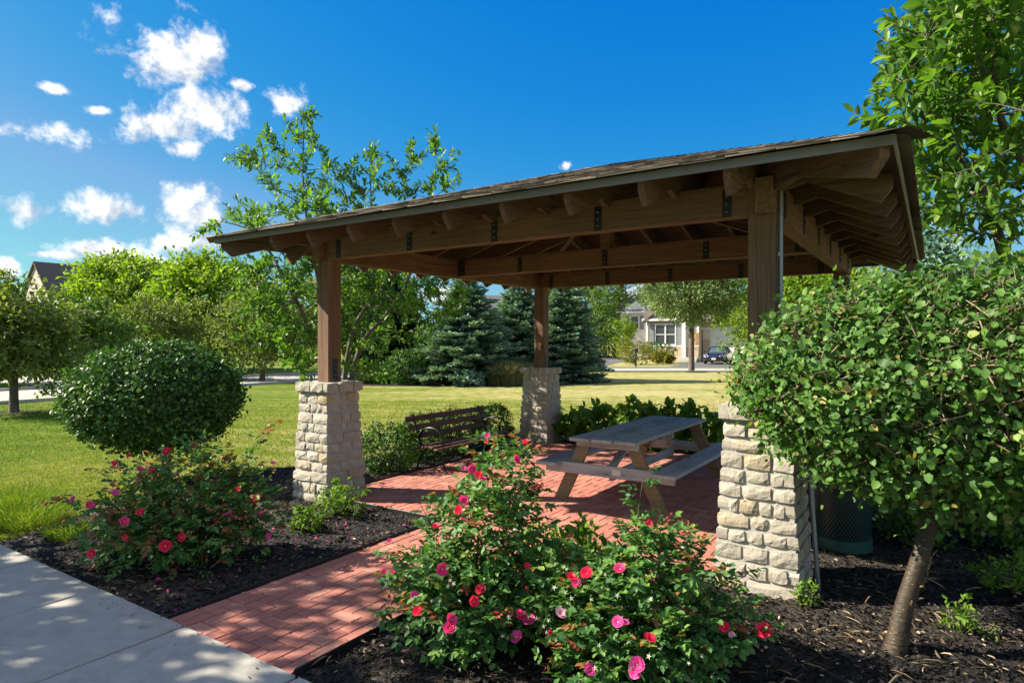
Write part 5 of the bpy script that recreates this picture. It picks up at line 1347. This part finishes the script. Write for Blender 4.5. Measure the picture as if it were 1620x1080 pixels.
def siding(mb, x0, x1, y, z0, z1, step=.2):
    z = z0
    while z < z1 - .02:
        h = min(step, z1 - z); mb.add([(x0, y - .028, z), (x1, y - .028, z), (x1, y - .004, z + h), (x0, y - .004, z + h), (x0, y, z), (x1, y, z)], [(0,1,2,3), (0,4,5,1)]); z += step
def cream_house():
    hx, hd = at(1024, 540, 60.5).x, 60.5
    t = thing('house', 'cream house with a white double garage door and tan front door across the street', 'house', (hx, hd, .55), R(-30))
    W = 11.6
    m = MB(); m.box((2.4, 5, 1.35), (4.8, 9.9, 3.9)); m.box((8.6, 5.6, 1.35), (7.4, 9.0, 3.9)); m.box((5.4, 6.5, 1.2), (2, 8, 3.6)); siding(m, 0, 4.8, .05, .9, 3.25); siding(m, 4.92, 12.3, 1.1, 2.55, 3.25); obj('wall', m.mesh('wall', M_['siding']), t)
    r = random.Random(4); stn = MB(); z = -.6
    while z < .8:
        x = -.05
        while x < 4.8:
            w_ = r.uniform(.25, .55); stn.box((min(x + w_/2, 4.65), -.03 + r.uniform(-.02, .02), z + .1), (w_ - .03, .16, .18)); x += w_
        z += .21
    for (xa, xb) in ((4.95, 5.5), (10.75, 11.5)):
        z = -.6
        while z < 1.4:
            stn.box(((xa+xb)/2, 1.06 + r.uniform(-.02, .02), z + .1), (xb - xa, .14, .18)); z += .21
    obj('stone_veneer', stn.mesh('stone_veneer', M_['housestone']), t, kind='stuff')
    mb = MB(); mb.box((2.4, -.06, .87), (4.9, .2, .1)); mb.box((0, .0, 2.0), (.16, .14, 2.3)); mb.box((4.75, .0, 2.0), (.16, .14, 2.3)); mb.box((8.2, 1.0, 2.50), (7.2, .2, .3)); mb.box((2.4, -.3, 3.32), (5.6, .16, .2)); obj('trim', mb.mesh('trim', M_['white']), t)
    window(t, 1.75, 1.95, 1.9, 1.9, 'bluegrey', .03)
    d = MB(); d.box((4.0 + .0, -.0, .0), (.02, .02, .02)); 
    pc = MB(); pc.box((3.55, -.25, 1.3), (.34, .34, 3.7)); obj('porch_column', pc.mesh('porch_column', M_['white']), t)
    dr = MB(); dr.box((4.38, -.02, 1.0), (.86, .12, 2.2)); 
    for zz in (.45, 1.15, 1.75): dr.box((4.38, -.09, zz), (.55, .03, .42))
    do = obj('door', dr.mesh('door', M_['door']), t); kn = MB(); kn.lathe([(0, .04), (.03, .02), (.02, 0)], 8, T(4.68, -.08, .95) @ RX(R(90))); obj('handle', kn.mesh('handle', M_['steel']), do)
    st = MB(); st.box((4.2, -.9, -.28), (1.7, 1.5, .3)); st.box((4.2, -1.7, -.42), (1.7, .4, .22)); obj('step', st.mesh('step', M_['kerb']), t)
    g = MB()
    for k in range(4):
        for c in range(4): g.box((5.62 + 1.22 * (c + .5), 1.03, -.28 + .66 * (k + .5)), (1.14, .05, .58), ch=.02)
    g.box((8.06, 1.06, 1.02), (4.9, .05, 2.66)); obj('garage_door', g.mesh('garage_door', M_['white']), t)
    gable_roof(t, -.1, 12.2, .2, 9.8, 3.3, 2.4, 'x', 'houseroof', .45); gable_roof(t, 5.2, 12.0, 1.0, 8, 3.3, 2.2, 'y', 'houseroof', .4); gable_roof(t, 0, 4.8, -.1, 7, 3.3, 1.7, 'y', 'houseroof', .35)
    gb = MB(); gb.add([(5.3, 1.08, 3.3), (11.9, 1.08, 3.3), (8.6, 1.08, 5.3), (5.3, 1.2, 3.3), (11.9, 1.2, 3.3), (8.6, 1.2, 5.3)], [(0,1,2), (3,5,4), (0,3,4,1), (1,4,5,2), (2,5,3,0)])
    obj('gable', gb.mesh('gable', M_['siding']), t); gb = MB()
    gb.add([(.1, -.02, 3.3), (4.7, -.02, 3.3), (2.4, -.02, 4.85), (.1, .2, 3.3), (4.7, .2, 3.3), (2.4, .2, 4.85)], [(0,1,2), (3,5,4), (0,3,4,1), (1,4,5,2), (2,5,3,0)]); obj('gable', gb.mesh('gable', M_['siding']), t)
    ru = MB(); ru.box((.05, -.36, 1.3), (.09, .09, 3.6)); obj('downspout', ru.mesh('downspout', M_['white']), t)
cream_house()
def rear_house():
    w = at(982, 540, 70); t = thing('house', 'two-storey house with a steep grey gable just left of the cream house', 'house', (w.x, 70, .3), R(-17))
    m = MB(); m.box((2.6, 5, 2.3), (5.2, 10, 5.2)); siding(m, 0, 5.2, -.01, -.3, 4.85, .25); obj('wall', m.mesh('wall', M_['white']), t)
    gb = MB(); gb.add([(0, -.02, 4.9), (5.2, -.02, 4.9), (1.6, -.02, 5.9), (0, .2, 4.9), (5.2, .2, 4.9), (1.6, .2, 5.9)], [(0,1,2), (3,5,4), (0,3,4,1), (1,4,5,2), (2,5,3,0)])
    obj('gable', gb.mesh('gable', M_['white']), t)
    window(t, 3.9, 3.6, .9, 1.4, 'bluegrey', -.02); window(t, 1.5, 3.6, .9, 1.4, 'bluegrey', -.02); gable_roof(t, 0, 5.2, 0, 10, 4.85, 2.0, 'x', 'greyroof', .35)
    e = MB(); e.box((2.6, -.45, 4.72), (6.0, .1, .2)); obj('gutter', e.mesh('gutter', M_['white']), t)
rear_house()
def gable_house(label, px, d, ridge_y, wall_w, depth, eave, seed, rz, mat, roofm, cross=False):
    w = at(px, 540, d); H = CAM_H + (540 - ridge_y) / FPX * d; t = thing('house', label, 'house', (w.x, d, 0), rz)
    m = MB(); m.box((wall_w/2, depth/2, eave/2 - .1), (wall_w, depth, eave + .2)); siding(m, 0, wall_w, -.01, .2, eave - .05, .25); obj('wall', m.mesh('wall', M_[mat]), t)
    gb = MB(); rise = H - eave - .16
    for x in (.0, wall_w):
        gb = MB(); gb.add([(x - .06, 0, eave), (x - .06, depth, eave), (x - .06, depth/2, eave + rise), (x + .06, 0, eave), (x + .06, depth, eave), (x + .06, depth/2, eave + rise)], [(0,2,1), (3,4,5), (0,1,4,3), (1,2,5,4), (2,0,3,5)]); obj('gable', gb.mesh('gable', M_[mat]), t)
    gable_roof(t, 0, wall_w, 0, depth, eave, rise, 'x', roofm, .3)
    for x in (wall_w * .25, wall_w * .6): window(t, x, eave * .72, 1.0, 1.5, 'bluegrey', -.01)
    if cross:
        gable_roof(t, wall_w * .38, wall_w * .82, -1.2, depth / 2, eave - .2, rise * .62, 'y', 'house_tan', .25, name='dormer_roof')
        q = MB(); q.box((wall_w * .6, .4, eave/2 - .2), (wall_w * .42, 3, eave)); obj('bay_wall', q.mesh('bay_wall', M_[mat]), t)
    return t
gable_house('house with a steep dark roof and pale gable wall rising behind the left trees', 88, 62, 408, 14, 9.5, 5.2, 3, R(55), 'house_tan', 'houseroof', True)
gable_house('house whose grey roof shows between the blue spruces', 752, 72, 462, 12, 9, 4.4, 4, R(4), 'siding', 'greyroof')
# ------------------------------------------------------------------ front garden of the cream house
def garden(label, px, py, d, r_, h, mat, seed, name='garden_shrub'):
    w = at(px, py, d); w.z = .35 if d > 55 else .1
    return dense_shrub(name, label, w, None, (w.x, w.y, w.z + h * .5), (r_, r_ * .8, h * .55), mat, seed, 1500, .16, .6, 0, .03, cat='shrub', lump=.12, shell=.4, tpl='T4', parts=('stems', 'foliage'))
garden('golden-green bush at the left corner of the cream house front garden', 1004, 568, 51, 1.35, 1.75, 'gold', 301)
garden('clipped dark green hedge under the cream house window', 1041, 566, 55.5, 1.45, 1.3, 'boxwood', 302)
garden('yellow shrub in front of the clipped hedge', 1043, 570, 53.5, .75, .95, 'gold', 303)
garden('small yellow-green shrub beside the house steps', 1057, 571, 53, .5, .7, 'gold', 304)
def mailbox():
    w = low(1006, 44.8); t = thing('mailbox', 'black mailbox on a thin post at the far kerb', 'mailbox', w)
    m = MB(); m.box((0, 0, .55), (.09, .09, 1.2)); obj('post', m.mesh('post', M_['black']), t)
    m = MB(); prof = [(-.11, 0), (.11, 0), (.11, .12), (.085, .19), (.03, .225), (-.03, .225), (-.085, .19), (-.11, .12)]; m.prism(prof, -.26, .26); obj('box', m.mesh('box', M_['black']), t, T(0, 0, 1.13))
mailbox()
def marker():
    w = low(929, 66); t = thing('hydrant', 'yellow fire hydrant by the side street', 'hydrant', w); m = MB()
    m.lathe([(.16, 0), (.16, .06), (.12, .08), (.12, .62), (.15, .64), (.15, .70), (.12, .74), (.06, .84), (.03, .86), (.03, .92), (0, .92)], 14); m.tube([(-.24, 0, .5), (.24, 0, .5)], .06, 10); m.tube([(0, -.24, .48), (0, 0, .48)], .07, 10); obj('body', m.mesh('body', M_['yellow']), t)
    w = low(921, 68); t = thing('utility_box', 'grey-green utility box left of the yellow hydrant', 'utility box', w); m = MB(); m.box((0, 0, .5), (1.1, .8, 1.0), ch=.04); m.box((0, -.41, .5), (.9, .03, .8), ch=.01); obj('cabinet', m.mesh('cabinet', M_['boxgreen']), t)
    m = MB(); m.box((0, 0, 1.03), (1.2, .9, .06), ch=.02); obj('lid', m.mesh('lid', M_['boxgreen']), t)
marker()
def skin_body(name, verts, edges, rad, mat, parent, root=0, sub=1):
    me = bpy.data.meshes.new(name); me.from_pydata(verts, edges, []); me.materials.append(mat); o = obj(name, me, parent)
    bm = bmesh.new(); bm.from_mesh(me); ly = bm.verts.layers.skin.verify(); bm.verts.ensure_lookup_table()
    for i, v in enumerate(bm.verts): v[ly].radius = (rad[i], rad[i]); v[ly].use_root = i == root
    bm.to_mesh(me); bm.free(); o.modifiers.new('skin', 'SKIN').use_smooth_shade = True; s = o.modifiers.new('sub', 'SUBSURF'); s.levels = s.render_levels = sub
    return o
def person():
    w = low(957, 73); t = thing('person', 'person in an orange top and dark trousers walking beside the side street', 'person', w, R(20))
    V = [(0,0,.80),(0,0,1.05),(0,0,1.22),(0,0,1.32),(0,-.01,1.43),(0,0,1.52), (.15,0,1.20),(.20,.03,.98),(.19,-.06,.76),(-.15,0,1.20),(-.20,-.03,.98),(-.19,.08,.76), (.08,0,.74),(.09,-.07,.42),(.09,.02,.06),(.09,-.13,.03),(-.08,0,.74),(-.09,.08,.42),(-.09,.18,.08),(-.09,.05,.03)]
    E_ = [(0,1),(1,2),(2,3),(3,4),(4,5),(2,6),(6,7),(7,8),(2,9),(9,10),(10,11),(0,12),(12,13),(13,14),(14,15),(0,16),(16,17),(17,18),(18,19)]
    Rd = [.12,.12,.11,.05,.085,.07,.055,.042,.035,.055,.042,.035,.085,.06,.042,.04,.085,.06,.042,.04]
    skin_body('body', V, E_, Rd, M_['skin'], t)
    skin_body('shirt', [(0,0,.84),(0,0,1.05),(0,0,1.22),(.15,0,1.20),(.195,.02,1.04),(-.15,0,1.20),(-.195,-.02,1.04)], [(0,1),(1,2),(2,3),(3,4),(2,5),(5,6)], [.15,.142,.128,.072,.062,.072,.062], M_['orange'], t)
    skin_body('trousers', [(0,0,.84),(.08,0,.74),(.09,-.07,.42),(.09,.02,.10),(-.08,0,.74),(-.09,.08,.42),(-.09,.18,.12)], [(0,1),(1,2),(2,3),(0,4),(4,5),(5,6)], [.145,.1,.075,.058,.1,.075,.058], M_['darkcloth'], t)
    h = MB(); h.lathe([(.09, 1.44), (.098, 1.50), (.085, 1.56), (.04, 1.60), (0, 1.61)], 12); obj('hair', h.mesh('hair', M_['hair']), t, T(0, .015, 0))
person()
# ------------------------------------------------------------------ parked sedan on the driveway
def car():
    w = at(1137, 572, 53.2); t = thing('parked_car', 'dark blue sedan parked nose-out on the driveway before the garage', 'car', (w.x, 53.2, .02), R(-118))
    # local x forward; stations of half width and height
    def loft(sections, m, name, par=t, smooth=True):
        mb = MB(); n = len(sections[0]); v = [p for s in sections for p in s]; f = []
        for i in range(len(sections) - 1):
            for k in range(n - 1): f.append((i*n+k, (i+1)*n+k, (i+1)*n+k+1, i*n+k+1))
        f.append(tuple(range(n))); f.append(tuple(range(len(v)-1, len(v)-n-1, -1))); mb.add(v, f, None, 0, smooth); return obj(name, mb.mesh(name, m), par)
    body = []
    for (x, hw, z0, zs, zt) in [(2.24, .62, .30, .48, .58), (2.15, .76, .22, .58, .70), (1.85, .84, .18, .66, .80), (1.3, .87, .18, .72, .90), (.75, .87, .18, .78, .97), (0, .875, .17, .82, .98), (-1.0, .875, .17, .84, 1.0), (-1.6, .86, .18, .84, 1.02), (-2.05, .80, .22, .80, 1.0), (-2.25, .70, .30, .70, .92)]:
        body.append([(x, -hw*.93, z0), (x, -hw, z0+.12), (x, -hw, zs), (x, -hw*.93, zt-.02), (x, -hw*.6, zt), (x, 0, zt+.015), (x, hw*.6, zt), (x, hw*.93, zt-.02), (x, hw, zs), (x, hw, z0+.12), (x, hw*.93, z0)])
    b = loft(body, M_['navy'], 'body')
    cab = []
    for (x, hb, ht, zb, zt) in [(1.02, .70, .69, .92, .935), (.25, .76, .58, .95, 1.39), (-.35, .77, .60, .97, 1.44), (-.95, .76, .58, .98, 1.38), (-1.72, .68, .66, .98, 1.0)]:
        cab.append([(x, -hb, zb), (x, -ht, zt - .03), (x, -ht * .8, zt), (x, 0, zt + .01), (x, ht * .8, zt), (x, ht, zt - .03), (x, hb, zb)])
    loft(cab, M_['tint_glass'], 'windows')
    rf = [[(x, -h, z), (x, -h * .8, z + .03), (x, 0, z + .045), (x, h * .8, z + .03), (x, h, z)] for (x, h, z) in ((.32, .585, 1.365), (-.05, .6, 1.41), (-.4, .605, 1.42), (-.95, .59, 1.36), (-1.1, .59, 1.31))]
    loft(rf, M_['navy'], 'roof')
    for s in (-1, 1):
        for a_, b_, w_ in (((1.02, s*.70, .94), (.32, s*.585, 1.37), .03), ((-.30, s*.775, .97), (-.32, s*.615, 1.40), .035), ((-1.65, s*.68, 1.0), (-1.0, s*.59, 1.35), .05)):
            pl = MB(); pl.tube([a_, b_], w_, 6); obj('roof_pillar', pl.mesh('roof_pillar', M_['navy']), t)
    for s in (-1, 1):
        for x in (1.38, -1.32):
            M = T(x, s * .80, .315) @ RX(R(90) * (1 if s < 0 else -1)); q = MB(); q.lathe([(.20, -.1), (.30, -.1), (.315, -.06), (.315, .06), (.30, .1), (.20, .1), (.20, -.1)], 22); wh = obj('wheel', q.mesh('wheel', M_['rubber']), t, M)
            q = MB(); q.lathe([(.0, .06), (.05, .075), (.06, .05), (.20, .07), (.205, .0)], 18, smooth=False); obj('rim', q.mesh('rim', M_['alloy']), wh)
        q = MB(); q.add([(2.19, s*.45, .56), (2.14, s*.74, .60), (1.88, s*.835, .72), (1.95, s*.62, .745), (2.16, s*.42, .66), (2.23, s*.45, .57), (2.17, s*.755, .60), (1.90, s*.855, .725), (1.97, s*.62, .765), (2.19, s*.42, .675)], [(5,6,7,8,9), (0,1,6,5), (1,2,7,6), (2,3,8,7), (3,4,9,8), (4,0,5,9)]); obj('headlight', q.mesh('headlight', M_['lamp']), t)
        q = MB(); q.box((.72, s * .96, 1.0), (.12, .18, .12), ch=.03); obj('wing_mirror', q.mesh('wing_mirror', M_['navy']), t)
        q = MB(); q.box((-2.12, s*.66, .84), (.14, .24, .16), ch=.03); obj('tail_light', q.mesh('tail_light', M_['red']), t)
    q = MB(); q.box((2.255, 0, .44), (.02, .34, .15)); obj('licence_plate', q.mesh('licence_plate', M_['licence']), t)
    q = MB(); q.box((2.235, 0, .60), (.03, .72, .05)); q.box((2.245, 0, .30), (.03, 1.0, .10)); obj('grille', q.mesh('grille', M_['black']), t)
    q = MB(); q.box((2.25, 0, .635), (.03, .66, .018)); obj('chrome_strip', q.mesh('chrome_strip', M_['alloy']), t)
car()
